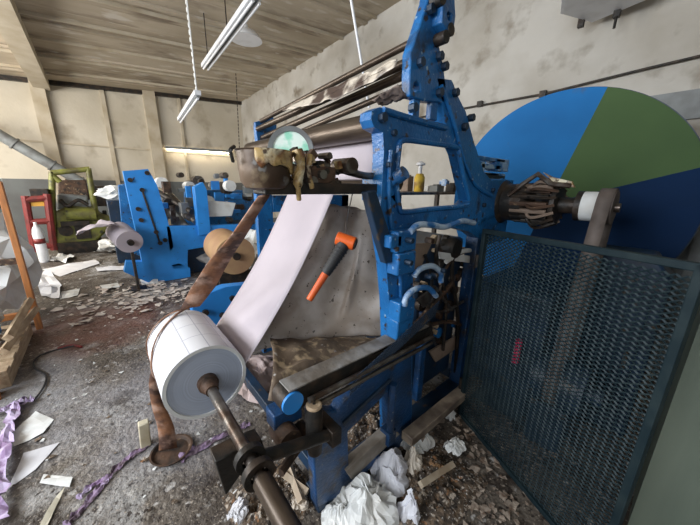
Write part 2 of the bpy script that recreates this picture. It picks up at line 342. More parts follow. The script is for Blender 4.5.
# upper arm and lug
arm = [(431, -22), (428, 0), (424, 12), (420, 25), (415, 40), (411, 52), (410, 75), (410, 96), (424, 101), (446, 103), (446, 84), (443, 62), (439, 44), (441, 20), (443, -22)]
bm = B(); prism(bm, px(arm), (0, .05, 0), holes=[px([(414, 84), (417, 81), (420, 84), (421, 91), (417, 93), (414, 91)])]); obj('upper_arm', bm, BLUE, MA, True, .006)
lug = [(443, -22), (443, 2), (442, 22), (447, 31), (454, 30), (456, 16), (455, 0), (454, -22)]
bm = B(); prism(bm, px(lug, .88), (0, .09, 0), holes=[px([(447, 14), (449, 11), (452, 14), (451, 20), (448, 20)], .88)]); obj('arm_lug', bm, BLUE, MA, True, .005)
for cx in (416, 434): bm = B(); bb(bm, at(cx-2, 98, Y=.94), at(cx+3, 121, Y=.94)+V((0, .03, 0))); obj('arm_foot', bm, BLUE, MA, True, .004)
# bolts, dark wheels, brackets on the arm
def bolts(spots, r, dep, m, name='bolt', Y=YP, seg=6):
    for a, b in spots:
        p = at(a, b, Y=Y); bm = B(); cyl(bm, p+V((0, .01, 0)), p-V((0, dep, 0)), r, seg=seg); obj(name, bm, m, MA, bevel=.002)
bolts([(419, 63), (443, 67), (438, 93), (381, 118), (454, 93), (463, 127), (429, 10), (470, 118), (438, 57), (412, 108)], .021, .025, NAVY)
bolts([(443, 33), (438, 40), (434, 2), (432, -8)], .026, .045, DARK, 'guide_wheel', .92, 16)
bolts([(393, 133), (388, 165), (402, 176), (483, 205), (492, 190), (397, 430), (394, 372), (405, 350)], .015, .018, NAVY)
bm = B(); cyl(bm, at(397, 178, Y=.90), at(405, 172, Y=.86), .03); cyl(bm, at(391, 184, Y=.93), at(405, 172, Y=.86), .017); obj('lever_knob', bm, BLUE, MA)
# upper rods going back to the far side plate
far = [(261, 121), (258, 129), (262, 138), (268, 146)]
for i, (nx, ny) in enumerate(((411, 43), (411, 61), (411, 72), (411, 84))):
    bm = B(); a = at(nx, ny, Y=.97); b = at(*far[i], Y=2.5); cyl(bm, a, b, .016 if i in (0, 3) else .021, seg=14); obj('guide_rod', bm, ROLLER, MA)
bm = B(); prism(bm, px([(255, 122), (273, 117), (277, 122), (276, 152), (268, 156), (258, 150)], 2.5), (0, .05, 0)); obj('far_plate', bm, BLUE, MA, True, .006)
bm = B(); bb(bm, (1.05, 2.5, 0), (1.2, 2.56, 1.9)); bb(bm, (1.2, 2.5, .2), (2.1, 2.56, .35)); bb(bm, (2.0, 2.5, 0), (2.1, 2.56, 1.5)); bb(bm, (1.2, 2.5, 1.35), (2.1, 2.56, 1.5)); obj('far_frame', bm, BLUE, MA, True, .006)
bm = B(); prism(bm, px([(190, 300), (225, 287), (262, 283), (300, 288), (300, 330), (200, 345)], 2.42), (0, .10, 0)); obj('far_base_plate', bm, BLUEB, MA, True, .006)
for p in ((232, 298), (222, 315), (250, 290), (205, 312)): bm = B(); q_ = at(*p, Y=2.42); cyl(bm, q_, q_-V((0, .03, 0)), .025, seg=8); obj('bolt', bm, DARK, MA)
bm = B(); bb(bm, (.55, 2.44, 0), (.65, 2.5, .6)); bb(bm, (1.0, 2.44, 0), (1.1, 2.5, .6)); obj('far_base_leg', bm, BLUE, MA, False)
# big roller
bm = B(); cyl(bm, (1.02, .99, 1.865), (1.02, 2.48, 1.865), .058, seg=32); obj('main_roller', bm, ROLLER, MA)
bm = B(); cyl(bm, (1.02, .95, 1.865), (1.02, 1.0, 1.865), .022, seg=16); obj('roller_journal', bm, STEEL, MA)
bm = B(); cyl(bm, (1.02, 1.0, 1.60), (1.02, 2.48, 1.60), .03, seg=24); obj('idle_roller', bm, ROLLER, MA)
bm = B(); cyl(bm, (1.16, 1.0, 1.62), (1.16, 2.5, 1.62), .045, seg=24); obj('idle_roller', bm, ROLLER, MA)
# cross bracket (carries bowl)
bm = B(); a = at(268, 188, Y=1.0); b = at(388, 186, Y=1.0)
bb(bm, (a.x-.03, .96, a.z-.022), (b.x+.02, 1.06, a.z+.022)); obj('cross_bar', bm, DARK, MA, True, .005)
bm = B(); bb(bm, (.98, .95, 1.53), (1.04, 1.07, 1.66)); obj('bar_clamp', bm, BLUE, MA, True, .006)
# grimy gearing on the bar
bm = B()
random.seed(3)
for i in range(30):
    p = at(random.uniform(290, 338), random.uniform(155, 186), Y=random.uniform(.97, 1.06)); p.z = max(p.z, 1.60)
    bm = B(); cyl(bm, p-V((0, random.uniform(.01, .04), 0)), p+V((0, random.uniform(.01, .04), 0)), random.uniform(.008, .022), seg=random.choice((6, 8, 12))); obj('chain_link', bm, random.choice((RUST, DARK, STEEL, DARK)), MA)
for i in range(26):
    p = at(random.uniform(288, 340), random.uniform(150, 190), Y=.99); bm = B(); bx(bm, p, [random.uniform(.010, .034) for _ in range(3)], Matrix.Rotation(random.uniform(0, 3), 3, 'Y')); obj('chain_link', bm, random.choice((RUST, WOOD, DARK, GOO)), MA)
bm = B(); bb(bm, (.58, .97, 1.6), (.75, 1.05, 1.67)); obj('chain_case', bm, RUST, MA, True, .01)
bm = B(); c = at(345, 166, Y=1.0); cyl(bm, c-V((0, .05, 0)), c+V((0, .06, 0)), .032); obj('gear_drum', bm, STEEL, MA)
bm = B(); tube(bm, [at(338, 168, Y=1.0), at(350, 172, Y=1.0), at(368, 176, Y=1.0), at(384, 174, Y=1.0)], .016); obj('pipe_elbow', bm, STEEL, MA)
# glue streams on gearing
bm = B()
tube(bm, [at(297, 150, Y=.95), at(301, 165, Y=.94), at(298, 180, Y=.94), at(299, 200, Y=.96)], [.020, .016, .018, .009], 8); tube(bm, [at(310, 155, Y=.95), at(309, 172, Y=.94), at(312, 188, Y=.95)], [.012, .008, .01], 8)
obj('dried_glue', bm, GOO, MA)
# left angled brace from bar to post
bm = B(); prism(bm, px([(367, 192), (376, 190), (384, 215), (394, 246), (394, 262), (386, 264), (379, 240), (372, 214)], .90), (0, .04, 0)); obj('curved_brace', bm, NAVY, MA, True, .005)
# post fittings: blocks and pipe elbows
for i, (a, b, c, d) in enumerate(((398, 232, 416, 250), (399, 254, 415, 272), (400, 304, 414, 320), (398, 322, 412, 334), (391, 236, 402, 247))):
    bm = B(); bb(bm, at(a, b, Y=.86), at(c, d, Y=.86)+V((0, .08, 0))); obj('clamp_block', bm, BLUE, MA, True, .008)
for pts in ([(414, 276), (420, 269), (432, 266), (440, 272), (441, 282)], [(404, 306), (407, 296), (416, 289), (428, 288), (436, 296)],
            [(410, 232), (418, 225), (432, 225), (445, 227), (462, 221), (474, 223)]):
    obj('bent_pipe', tube(B(), [at(a, b, Y=.86) for a, b in pts], .016), PALEB, MA)
bolts([(433, 275), (441, 270), (427, 276), (408, 240), (407, 262)], .014, .03, NAVY, 'bolt', .85, 8)
for pts, r, m_ in (([(372, 352), (395, 338), (418, 322), (432, 305), (446, 290), (452, 283)], .017, RUST), ([(378, 362), (404, 342), (428, 326), (452, 322), (470, 330)], .014, RUST),
                   ([(440, 235), (436, 262), (446, 300), (443, 350)], .012, DARK), ([(455, 240), (452, 275), (458, 320), (455, 372)], .014, DARK), ([(468, 250), (450, 262), (440, 290), (452, 310)], .011, STEEL),
                   ([(425, 255), (432, 280), (428, 320), (436, 345)], .010, BLACK), ([(446, 262), (460, 252), (474, 250)], .016, PAPERW), ([(420, 300), (440, 312), (466, 300)], .011, STEEL)):
    obj('pipe', tube(B(), [at(a, b, Y=.98) for a, b in pts], r, 8), m_, MA)
# dark motor / gear body in the lower opening
bm = B(); bb(bm, (1.45, 1.05, .15), (2.0, 1.5, 1.25)); obj('gear_case', bm, NAVY, MA, True, .03)
random.seed(11)
for i in range(46):
    p = at(random.uniform(418, 478), random.uniform(236, 345), Y=1.02); r_ = random.uniform(.012, .04)
    bm = B(); cyl(bm, p, p+V((0, random.uniform(.03, .07), 0)), r_, seg=random.choice((6, 8, 14))); obj('shaft_end', bm, random.choice((RUST, STEEL, DARK, RUST, BLUE, WOOD)), MA)
bm = B(); c = at(452, 248, Y=1.0); lathe(bm, c, (0, 1, 0), [(.02, -.04), (.06, -.04), (.075, -.02), (.075, .05), (.03, .06)]); obj('gear_wheel', bm, DARK, MA); bm = B(); c = at(434, 300, Y=1.0); lathe(bm, c, (0, 1, 0), [(.02, -.03), (.05, -.03), (.05, .05)]); obj('gear_wheel', bm, DARK, MA)
for pp, m_, y_ in (([(407, 244), (432, 243), (413, 284), (405, 276)], CARD, 1.0), ([(440, 252), (470, 256), (470, 263), (441, 259)], PAPERW, .97), ([(430, 352), (468, 330), (472, 338), (436, 362)], CARD, 1.0), ([(418, 300), (436, 286), (440, 290), (424, 308)], STEEL, .9)):
    bm = B(); prism(bm, px(pp, y_), (0, .015, 0)); obj('plate', bm, m_, MA, False)
# rear blue post
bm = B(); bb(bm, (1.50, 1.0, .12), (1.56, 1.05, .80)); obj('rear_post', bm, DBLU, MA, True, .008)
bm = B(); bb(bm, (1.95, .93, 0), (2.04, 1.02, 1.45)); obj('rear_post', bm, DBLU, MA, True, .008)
# lower front frame
lo = [(311, 412), (337, 412), (343, 402), (392, 357), (412, 340), (412, 438), (345, 487), (338, 497), (317, 508), (316, 495)]
lh = [(348, 432), (388, 392), (390, 435), (352, 474), (349, 468)]
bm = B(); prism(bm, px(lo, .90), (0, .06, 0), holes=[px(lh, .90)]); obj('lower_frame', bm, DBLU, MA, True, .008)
obj('lower_rim', rim([(343, 424), (366, 402), (390, 380)], .012, .895, False), NAVY, MA)
bm = B(); a = at(338, 498, Z=.0); b = at(482, 372, Z=0)
prism(bm, [(.60, .91, .0), (2.25, .91, 0), (2.25, .91, .09), (.60, .91, .09)], (0, .12, 0)); obj('base_rail', bm, NAVY, MA, True, .006)
bm = B(); prism(bm, px([(346, 471), (392, 430), (400, 434), (352, 480)], .885), (0, .06, 0)); obj('ledge', bm, mat('dusty_ledge', (.34, .31, .27), (.2, .17, .14), 9), MA, True, .003)
bm = B(); bb(bm, (1.16, .78, .14), (2.2, .86, .20)); bb(bm, (1.3, .80, 0), (1.36, .85, .15)); bb(bm, (2.1, .80, 0), (2.16, .85, .15)); obj('foot_rail', bm, mat('dusty_rail', (.26, .21, .16), (.12, .09, .07), 9), MA, True, .006)
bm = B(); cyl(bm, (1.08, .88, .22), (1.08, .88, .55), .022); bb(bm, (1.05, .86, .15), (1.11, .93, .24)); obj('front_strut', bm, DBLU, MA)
bm = B(); bb(bm, (.64, .96, .1), (.70, 2.44, .18)); obj('tie_beam', bm, NAVY, MA, True, .005)
bm = B(); bb(bm, (1.95, 1.02, .1), (2.03, 2.52, .18)); obj('tie_beam', bm, NAVY, MA, True, .005)
# belt guard: rounded cover running up to the right
def stadium(a, b, r, n=12):
    a = V(a); b = V(b); d = (b-a).normalized(); q = V((-d.z, 0, d.x)); out = []
    for k in range(n+1): t = math.pi/2+math.pi*k/n; out.append(a+q*math.sin(t)*r+d*math.cos(t)*r)
    for k in range(n+1): t = -math.pi/2+math.pi*k/n; out.append(b+q*math.sin(t)*r+d*math.cos(t)*r)
    return out
ga = at(292, 402, Y=.88); gb = at(428, 334, Y=.88)
bm = B(); prism(bm, stadium(ga, gb, .048), (0, .085, 0)); obj('belt_guard', bm, DARK, MA, True, .006)
bm = B(); c = ga+V((0, -.012, 0)); cyl(bm, c, c+V((0, .02, 0)), .046, seg=28); obj('guard_end_cap', bm, BLUEB, MA)
bm = B(); d = (gb-ga).normalized(); q = V((-d.z, 0, d.x)); prism(bm, [ga+q*.048-d*.01, gb+q*.048, gb+q*.054, ga+q*.054-d*.01], (0, .085, 0)); obj('guard_top_plate', bm, mat('rough_grey_plate', (.27, .26, .25), (.14, .12, .10), 9, .42, .6, .7, bump=.4), MA, False)
for k_, r_ in ((-.005, .013), (-.045, .011)):
    bm = B(); cyl(bm, ga+q*k_+V((.06, -.03, 0)), gb+q*k_+V((0, -.03, 0)), r_, seg=10); obj('guard_rod', bm, STEEL, MA)
# expanded mesh guard lying above right half of the belt guard
def mesh_patch(o, u, v, nu, nv, wt, th):
    bm = B(); o = V(o); u = V(u); v = V(v); nrm = u.cross(v).normalized()
    def strip(p, q_):
        d_ = (q_-p).normalized(); s_ = d_.cross(nrm)*wt
        a_ = [p+s_-nrm*th, q_+s_-nrm*th, q_-s_+nrm*th, p-s_+nrm*th]; vs = [bm.verts.new(x) for x in a_]; bm.faces.new(vs)
    for i in range(nu):
        for j in range(nv):
            p = [o+u*((i+a_)/nu)+v*((j+b_)/nv) for a_, b_ in ((.5, 0), (1, .5), (.5, 1), (0, .5))]
            for k in range(4): strip(p[k], p[(k+1) % 4])
    return bm
a = at(352, 380, Y=.84); b = at(440, 300, Y=.84); obj('mesh_cover', mesh_patch(a, b-a, V((0, .02, -.10)), 26, 7, .0020, .001), NAVY, MA, False, solid=.0015)
# vertical pin at the front
c = at(314, 408, Y=.84); c.z = .60
bm = B(); lathe(bm, c, (0, 0, 1), [(.03, -.1), (.036, -.03), (.036, .11), (.030, .13)]); ph = obj('pin_housing', bm, DARK, MA)
bm = B(); lathe(bm, c, (0, 0, 1), [(.033, .13), (.033, .137), (.028, .142)]); obj('pin_cap', bm, WOOD, ph)
bm = B(); cyl(bm, c+V((0, 0, .14)), c+V((0, 0, .175)), .006); obj('pin_stud', bm, DARK, ph)
# shaft carriers
SX = .255; SZ = .705
bm = B(); cyl(bm, (.62, .80, .58), (SX+.02, .80, SZ-.02), .024); bb(bm, (.58, .77, .54), (.63, .92, .62)); obj('carrier_arm', bm, DARK, MA, True, .004)
for yy in (.73, .80):
    bm = B(); lathe(bm, (SX, yy, SZ), (0, 1, 0), [(.03, -.011), (.05, -.011), (.05, .011), (.03, .011)], 24, False)
    obj('bearing_collar', bm, DARK, MA, solid=.004)
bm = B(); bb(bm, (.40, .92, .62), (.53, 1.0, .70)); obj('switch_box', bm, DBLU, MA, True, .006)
bm = B(); cyl(bm, (.44, .86, .60), (.44, .96, .60), .05, seg=14); cyl(bm, (.52, .84, .56), (.52, .94, .56), .035, seg=10); cyl(bm, (.36, .80, .56), (.62, .93, .55), .018, seg=8); obj('ratchet_gear', bm, RUST, MA)
bm = B(); prism(bm, px([(215, 462), (238, 450), (243, 472), (226, 496)], .86), (0, .07, 0)); obj('carrier_block', bm, DARK, MA, True, .004)
bm = B(); prism(bm, px([(238, 450), (262, 440), (266, 452), (240, 462)], .86), (0, .07, 0)); obj('carrier_block', bm, DARK, MA, True, .004)
# drive side: drum and shaft toward the camera along the cross direction
SXd = 2.28; SZd = 1.50
bm = B(); lathe(bm, (SXd, .98, SZd), (0, -1, 0), [(.05, 0), (.16, 0), (.165, .03), (.15, .06), (.13, .07), (.13, .20), (.10, .23), (.05, .25)], 32); obj('clutch_drum', bm, DARK, MA)
for k in range(16):
    bm = B(); a_ = k*math.pi/8; p = V((SXd+math.cos(a_)*.12, .84, SZd+math.sin(a_)*.12)); cyl(bm, p, p-V((0, .22, 0)), .016, seg=8)
    tube(bm, [p-V((0, .10, 0)), p+V((math.cos(a_+.5)*.05, -.15, math.sin(a_+.5)*.05)), p-V((0, .26, 0))], .010, 6); obj('clutch_arm', bm, (RUST, CARD, DARK, STEEL, DARK, CARD, RUST, DARK)[k % 8], MA)
bm = B(); cyl(bm, (SXd, 1.0, SZd), (SXd, .285, SZd), .026, seg=16); obj('drive_shaft', bm, STEEL, MA)
bm = B(); lathe(bm, (SXd, .62, SZd), (0, -1, 0), [(.03, 0), (.10, 0), (.125, .01), (.125, .035), (.05, .04), (.05, .12), (.09, .13), (.09, .16), (.03, .17)], 28); obj('gear_wheel', bm, DARK, MA)
bm = B(); tube(bm, [(SXd-.12, .86, SZd+.05), (SXd-.11, .78, SZd+.13), (SXd-.12, .70, SZd+.19), (SXd-.12, .62, SZd+.13), (SXd-.1, .52, SZd+.12)], .016, 8, 1); obj('tie_lever', bm, STEEL, MA)
bm = B(); prism(bm, [(SXd-.1, .68, SZd+.20), (SXd-.1, .60, SZd+.13), (SXd-.1, .50, SZd+.11), (SXd-.1, .52, SZd+.145), (SXd-.1, .62, SZd+.17)], (.03, 0, 0)); obj('bronze_lever', bm, GOO, MA)
bm = B(); cyl(bm, (SXd, .46, SZd), (SXd, .385, SZd), .088, seg=32); obj('white_pulley', bm, PAPERW, MA)
bm = B(); cyl(bm, (SXd, .385, SZd), (SXd, .31, SZd), .100, seg=32); obj('belt_pulley', bm, BELT, MA)
# dark housing and cabinet added to darken behind the mesh; then pulley and foot
bm = B(); bb(bm, (2.0, .45, 0), (2.7, .95, .95)); obj('drive_housing', bm, NAVY, MA, True, .03)
bm = B(); bb(bm, (2.42, .0, 0), (2.62, .46, 1.12)); prism(bm, [(2.42, .0, 1.10), (2.42, .46, 1.10), (2.42, .40, 1.24), (2.42, .1, 1.24)], (.2, 0, 0)); obj('drive_cabinet', bm, NAVY, MA, True, .015)
bm = B(); bb(bm, (2.405, .06, .15), (2.425, .40, .95)); ho = obj('cabinet_door', bm, NAVY, MA, True, .006)
bm = B(); bb(bm, (2.38, .09, .5), (2.41, .11, .62)); obj('door_handle', bm, STEEL, ho)
bm = B(); cyl(bm, (2.05, .46, .42), (2.05, .20, .42), .15, seg=28); cyl(bm, (2.05, .20, .42), (2.05, .12, .42), .05); obj('lower_pulley', bm, NAVY, MA)
bm = B(); bb(bm, (1.92, .25, 0), (2.18, .44, .3)); obj('motor_foot', bm, NAVY, MA, True, .01)
# flat belt
def loop_belt(c1, r1, c2, r2, y0, y1):
    c1 = V(c1); c2 = V(c2); P = []; d_ = (c2-c1).normalized(); ang = math.atan2(d_.z, d_.x)
    for k in range(17): t_ = ang+math.pi/2+math.pi*k/16; P.append(c1+V((math.cos(t_), 0, math.sin(t_)))*r1)
    for k in range(17): t_ = ang-math.pi/2+math.pi*k/16; P.append(c2+V((math.cos(t_), 0, math.sin(t_)))*r2)
    P.append(P[0]); bm = B()
    a_ = [[bm.verts.new(V((p.x, y, p.z))) for p in P[:-1]] for y in (y0, y1)]; n_ = len(P)-1
    for i in range(n_): bm.faces.new((a_[0][i], a_[0][(i+1) % n_], a_[1][(i+1) % n_], a_[1][i]))
    return bm
obj('drive_belt', loop_belt((SXd, 0, SZd), .106, (2.05, 0, .42), .156, .315, .385), BELT, MA, True, solid=.006)
bm = B(); cyl(bm, at(519, 340, X=1.95), at(515, 362, X=1.95), .022); obj('red_cap', bm, mat('pink_red_plastic', (.7, .03, .12)), MA)
o = MA.children[-1]; o['label'] = 'pink red plastic cap'
bm = B(); cyl(bm, (SXd, .98, SZd), (SXd, .96, SZd), .17); bb(bm, (2.05, .93, 1.2), (2.4, 1.02, 1.66)); obj('bearing_plate', bm, BLUE, MA, True, .01)
# control block cluster right of the strut
bm = B()
for a, b, c, d in ((477, 155, 505, 163), (482, 163, 500, 170), (474, 160, 484, 176), (497, 158, 508, 172), (484, 172, 505, 178)):
    bb(bm, at(a, b, Y=1.05), at(c, d, Y=1.05)+V((0, .08, 0)))
bb(bm, at(484, 172, Y=1.05), at(498, 184, Y=1.05)+V((0, .05, 0)))
obj('valve_block', bm, PALEB, MA, True, .005)
bm = B(); bb(bm, at(505, 176, Y=.99), at(484, 182, Y=.99)+V((0, .12, 0))); obj('valve_shelf', bm, BLACK, MA)

# ================================================================ things on the machine
t = thing('paper_roll', (SX, 1.3, SZ-.18), 'large white paper roll with ruled side on a steel shaft left of the machine', 'paper roll')
R0 = .180
def nrm2(p): return p
PAPR = mat('ruled_white_paper', (.74, .74, .77), (.66, .66, .70), 5, .45, .7, .7)
nt = PAPR.node_tree; N = nt.nodes; L = nt.links
tc = N.new('ShaderNodeTexCoord'); bt = N.new('ShaderNodeTexBrick'); bt.offset = 0
mp = N.new('ShaderNodeMapping'); L.new(tc.outputs['UV'], mp.inputs[0]); L.new(mp.outputs[0], bt.inputs[0])
bt.inputs['Scale'].default_value = 1; bt.inputs['Brick Width'].default_value = .14; bt.inputs['Row Height'].default_value = .085; bt.inputs['Mortar Size'].default_value = .0022
bt.inputs['Color1'].default_value = bt.inputs['Color2'].default_value = (1, 1, 1, 1); bt.inputs['Mortar'].default_value = (.62, .62, .68, 1)
mx = N.new('ShaderNodeMix'); mx.data_type = 'RGBA'; mx.blend_type = 'MULTIPLY'; mx.inputs['Factor'].default_value = 1
b_ = N['Principled BSDF']; L.new(b_.inputs['Base Color'].links[0].from_socket, mx.inputs['A']); L.new(bt.outputs[0], mx.inputs['B']); L.new(mx.outputs['Result'], b_.inputs['Base Color'])
bm = B(); SEG = 72; uvl = bm.loops.layers.uv.new('UVMap'); rg = []
for j, yy in enumerate((1.3, 1.8)):
    rg.append([bm.verts.new((SX+R0*math.cos(2*math.pi*k/SEG), yy, SZ+R0*math.sin(2*math.pi*k/SEG))) for k in range(SEG)])
for k in range(SEG):
    f = bm.faces.new((rg[0][k], rg[0][(k+1) % SEG], rg[1][(k+1) % SEG], rg[1][k])); uv = [(k, 0), (k+1, 0), (k+1, 1), (k, 1)]
    for lp, (a, b) in zip(f.loops, uv): lp[uvl].uv = (b*.5, a/SEG*2*math.pi*R0)
obj('paper_surface', bm, PAPR, t)
END = mat('wound_paper_end', (.45, .50, .60), (.38, .43, .54), 3, .4, .7, .75)
nt = END.node_tree; N = nt.nodes; L = nt.links
tc = N.new('ShaderNodeTexCoord'); vm = N.new('ShaderNodeVectorMath'); vm.operation = 'SUBTRACT'; vm.inputs[1].default_value = (0, 0, .18); ln = N.new('ShaderNodeVectorMath'); ln.operation = 'LENGTH'
L.new(tc.outputs['Object'], vm.inputs[0]); L.new(vm.outputs[0], ln.inputs[0]); nz = N.new('ShaderNodeTexNoise'); nz.noise_dimensions = '1D'; nz.inputs['Scale'].default_value = 160; L.new(ln.outputs['Value'], nz.inputs['W'])
mr = N.new('ShaderNodeMapRange'); mr.inputs[3].default_value = .78; mr.inputs[4].default_value = 1.15; L.new(nz.outputs['Fac'], mr.inputs[0])
mx = N.new('ShaderNodeMix'); mx.data_type = 'RGBA'; mx.blend_type = 'MULTIPLY'; mx.inputs['Factor'].default_value = 1; b_ = N['Principled BSDF']
L.new(b_.inputs['Base Color'].links[0].from_socket, mx.inputs['A']); L.new(mr.outputs[0], mx.inputs['B']); L.new(mx.outputs['Result'], b_.inputs['Base Color'])
bm = B(); lathe(bm, (SX, 1.3, SZ), (0, 1, 0), [(.03, .006), (.163, .006)], 72, False); obj('wound_end', bm, END, t)
bm = B(); lathe(bm, (SX, 1.8, SZ), (0, 1, 0), [(.03, -.001), (R0, -.001)], 48, False); obj('wound_end', bm, END, t)
bm = B(); lathe(bm, (SX, 1.3, SZ), (0, 1, 0), [(.163, .006), (.165, 0), (R0, 0)], 72, False); obj('outer_wrap', bm, PAPERW, t)
t = thing('roll_shaft', (SX, 1.0, SZ), 'long worn steel shaft through the white paper roll, running to the bottom edge', 'shaft')
bm = B(); cyl(bm, (SX, .30, SZ), (SX, 1.9, SZ), .0215, seg=18); obj('bar', bm, STEEL, t)
bm = B(); lathe(bm, (SX, 1.31, SZ), (0, -1, 0), [(.026, 0), (.045, 0), (.045, .03), (.038, .034), (.038, .05), (.03, .06), (.028, .085)], 20); obj('chuck', bm, RUST, t)
bm = B(); cyl(bm, (SX, .70, SZ), (SX, .28, SZ), .031, seg=18); obj('sleeve', bm, ROLLER, t)
# sheet rising from the roll
t_ = []
def sheetfn(u, v):      # u from roll to bar, v near edge -> far edge
    y = 1.3+.5*v
    a = V((SX+.178, y, SZ+.02)); b = V((1.0, y, 1.58)); p = a.lerp(b, u)
    return p+V((.02, 0, -.03))*math.sin(math.pi*u)+V((0, 0, .004))*noise.noise(V((u*3, v*3, 1)))
bm = B(); grid(bm, sheetfn, 24, 10); tag(obj('paper_sheet', bm, PINKP, solid=.001), 'broad lilac white paper sheet stretched diagonally from the roll up to the bar', 'paper sheet')
# pale web between rollers
bm = B(); grid(bm, lambda u, v: V((1.075-.03*u, 1.02+.75*v, 1.88-.27*u)), 6, 6); tag(obj('paper_web', bm, PINKP, solid=.001), 'short pinkish paper web hanging between the two rollers behind the post', 'paper sheet')
# dusty grey web behind
def webfn(u, v):
    a = at(322, 203, Y=1.62).lerp(at(380, 212, Y=1.22), v); b = at(240, 350, Y=1.62).lerp(at(389, 336, Y=1.14), v)
    p = a.lerp(b, u); k = math.sin(math.pi*u)
    rd = math.exp(-((v-.72+.12*u)/.03)**2)*math.sin(math.pi*min(1, max(0, (u-.15)/.7)))
    return p+V((-.022, -.015, .02))*rd+V((.04, 0, -.03))*k+V((.07, .05, .03))*noise.noise(V((u*2.2, v*2.8, 5)))+V((.02, .01, .01))*noise.noise(V((u*7, v*6, 2)))
bm = B(); grid(bm, webfn, 40, 60); tag(obj('dusty_web', bm, GREYP, solid=.004), 'crumpled dusty grey metallic sheet sagging behind the orange tool', 'sheet')
bm = B()
def heapfn(u, v):
    p = at(270+124*u, 338, Y=1.34); q_ = at(268+124*u, 400-48*u, Y=1.0)
    x = p.lerp(q_, v); return x+V((0, -.05, .04))*math.sin(math.pi*v)+V((.02, .02, .03))*noise.noise(V((u*6, v*5, 8)))
grid(bm, heapfn, 24, 12); tag(obj('dirty_liner', bm, mat('splattered_liner', (.26, .19, .13), (.12, .085, .06), 7, .4, .62, .6, 0, .5, extra=[((.55, .42, .27), 18, .52, .62), ((.62, .60, .58), 20, .64, .7)]), solid=.004), 'brown splattered liner folded over above the belt guard', 'sheet')
# bowl
bc = at(265, 171, Y=1.0); bc = V((bc.x, 1.0, 1.0)); ZB = at(265, 190, Y=1.0).z
t = thing('glue_bowl', (bc.x, 1.0, ZB), 'round stained steel bowl with yellow crust sitting at the end of the bar', 'bowl')
bm = B(); lathe(bm, (bc.x, 1.0, ZB), (0, 0, 1), [(.04, .0), (.07, .008), (.084, .03), (.088, .07), (.090, .125), (.095, .13), (.086, .13), (.08, .07), (.03, .02)], 36); obj('basin', bm, BUCK, t)
bm = B(); grid(bm, lambda u, v: V((bc.x+.094*math.cos(-2.3+2.1*u), 1.0+.094*math.sin(-2.3+2.1*u), ZB+.13-(.035+.06*abs(noise.noise(V((u*5, 0, 3))))+.03*u)*v)), 24, 4); obj('glue_crust', bm, GOO, t, solid=.006)
bm = B(); lathe(bm, (bc.x, 1.0, ZB+.10), (0, 0, 1), [(.0, .0), (.081, .0)], 24, False); obj('glue_fill', bm, GOO, t)
bm = B(); tube(bm, [(bc.x-.11, 1.0, ZB+.10), (bc.x-.115, .98, ZB+.09), (bc.x-.12, .98, ZB+.12), (bc.x-.10, 1.0, ZB+.135)], .006, 8); obj('handle', bm, DARK, t)
# round glass, mint reflection painted in
c = at(291, 150, Y=1.16); t = thing('round_glass', c, 'mint green round glass disc in a dark rim standing behind the bowl', 'glass disc')
nv = (V((0, 0, H))-c).normalized(); nv = (nv+V((-.2, -.2, .2))).normalized()
bm = B(); lathe(bm, c, nv, [(.0, .0), (.075, .0), (.08, -.01)], 36, False); obj('glass', bm, MINT, t)
bm = B(); lathe(bm, c, nv, [(.074, .004), (.094, .008), (.098, -.012), (.07, -.03)], 36, False); obj('rim', bm, GREYPT, t)
bm = B(); cyl(bm, c-nv*.02, (c.x+.02, 1.06, ZB+.02), .012); obj('stem', bm, DARK, t)
# film draped over rods
def film(u, v):
    a = at(405, 68, Y=.985).lerp(at(292, 113, Y=1.95), u); a2 = at(404, 92, Y=.97).lerp(at(288, 120, Y=1.9), u)
    p = a.lerp(a2, v*(.28+.62*math.sin(u*math.pi)))
    return p+V((-.06, 0, .02))+V((.012, 0, .02))*noise.noise(V((u*11, v*4, 0)))
bm = B(); grid(bm, film, 50, 8); tag(obj('torn_film', bm, mat('yellowed_film', (.60, .53, .44), (.075, .05, .04), 7, .47, .56, .4), solid=.002), 'yellowed and brown torn film draped along the upper rods under the hanging pipe', 'film')
bm = B(); grid(bm, lambda u, v: at(398-26*u+10*v, 84+16*u+(14-8*u)*v, Y=.95+.12*u)+V((0, 0, .012*noise.noise(V((u*8, v*5, 2))))), 14, 6); tag(obj('torn_film', bm, mat('brown_film', (.09, .065, .055), (.26, .2, .17), 14, .48, .6, .4), solid=.002), 'dark brown scrap of film caught between the rods beside the blue arm', 'film')
# strap
SP = [(at(264, 196, Y=1.02), .020), (at(252, 214, Y=1.12), .024), (at(238, 236, Y=1.3), .034), (at(220, 260, Y=1.5), .052), (at(203, 288, Y=1.66), .066), (at(190, 308, Y=1.74), .05)]
def ribbon(pts, wdir, m_=1):
    P = smooth_pts([p for p, _ in pts], 6); Wd = [w_ for _, w_ in pts]; bm = B(); prev = None
    for i, p in enumerate(P):
        f = i/(len(P)-1)*(len(Wd)-1); k = int(min(f, len(Wd)-2)); w_ = Wd[k]+(Wd[k+1]-Wd[k])*(f-k)
        d = V(wdir).normalized()*w_; a = [bm.verts.new(p-d), bm.verts.new(p+V((0, -.004, .004))), bm.verts.new(p+d)]
        if prev: bm.faces.new((prev[0], prev[1], a[1], a[0])); bm.faces.new((prev[1], prev[2], a[2], a[1]))
        prev = a
    return bm
t = thing('brown_strap', at(165, 446, Z=0), 'long frayed rust brown strap from the bowl around the paper roll to the floor', 'strap')
obj('upper_band', ribbon(SP, (.9, -.3, .1)), STRAP, t, solid=.006)
def onroll(ang, y, r=R0+.006): return V((SX+r*math.cos(ang), y, SZ+r*math.sin(ang)))
A = math.radians
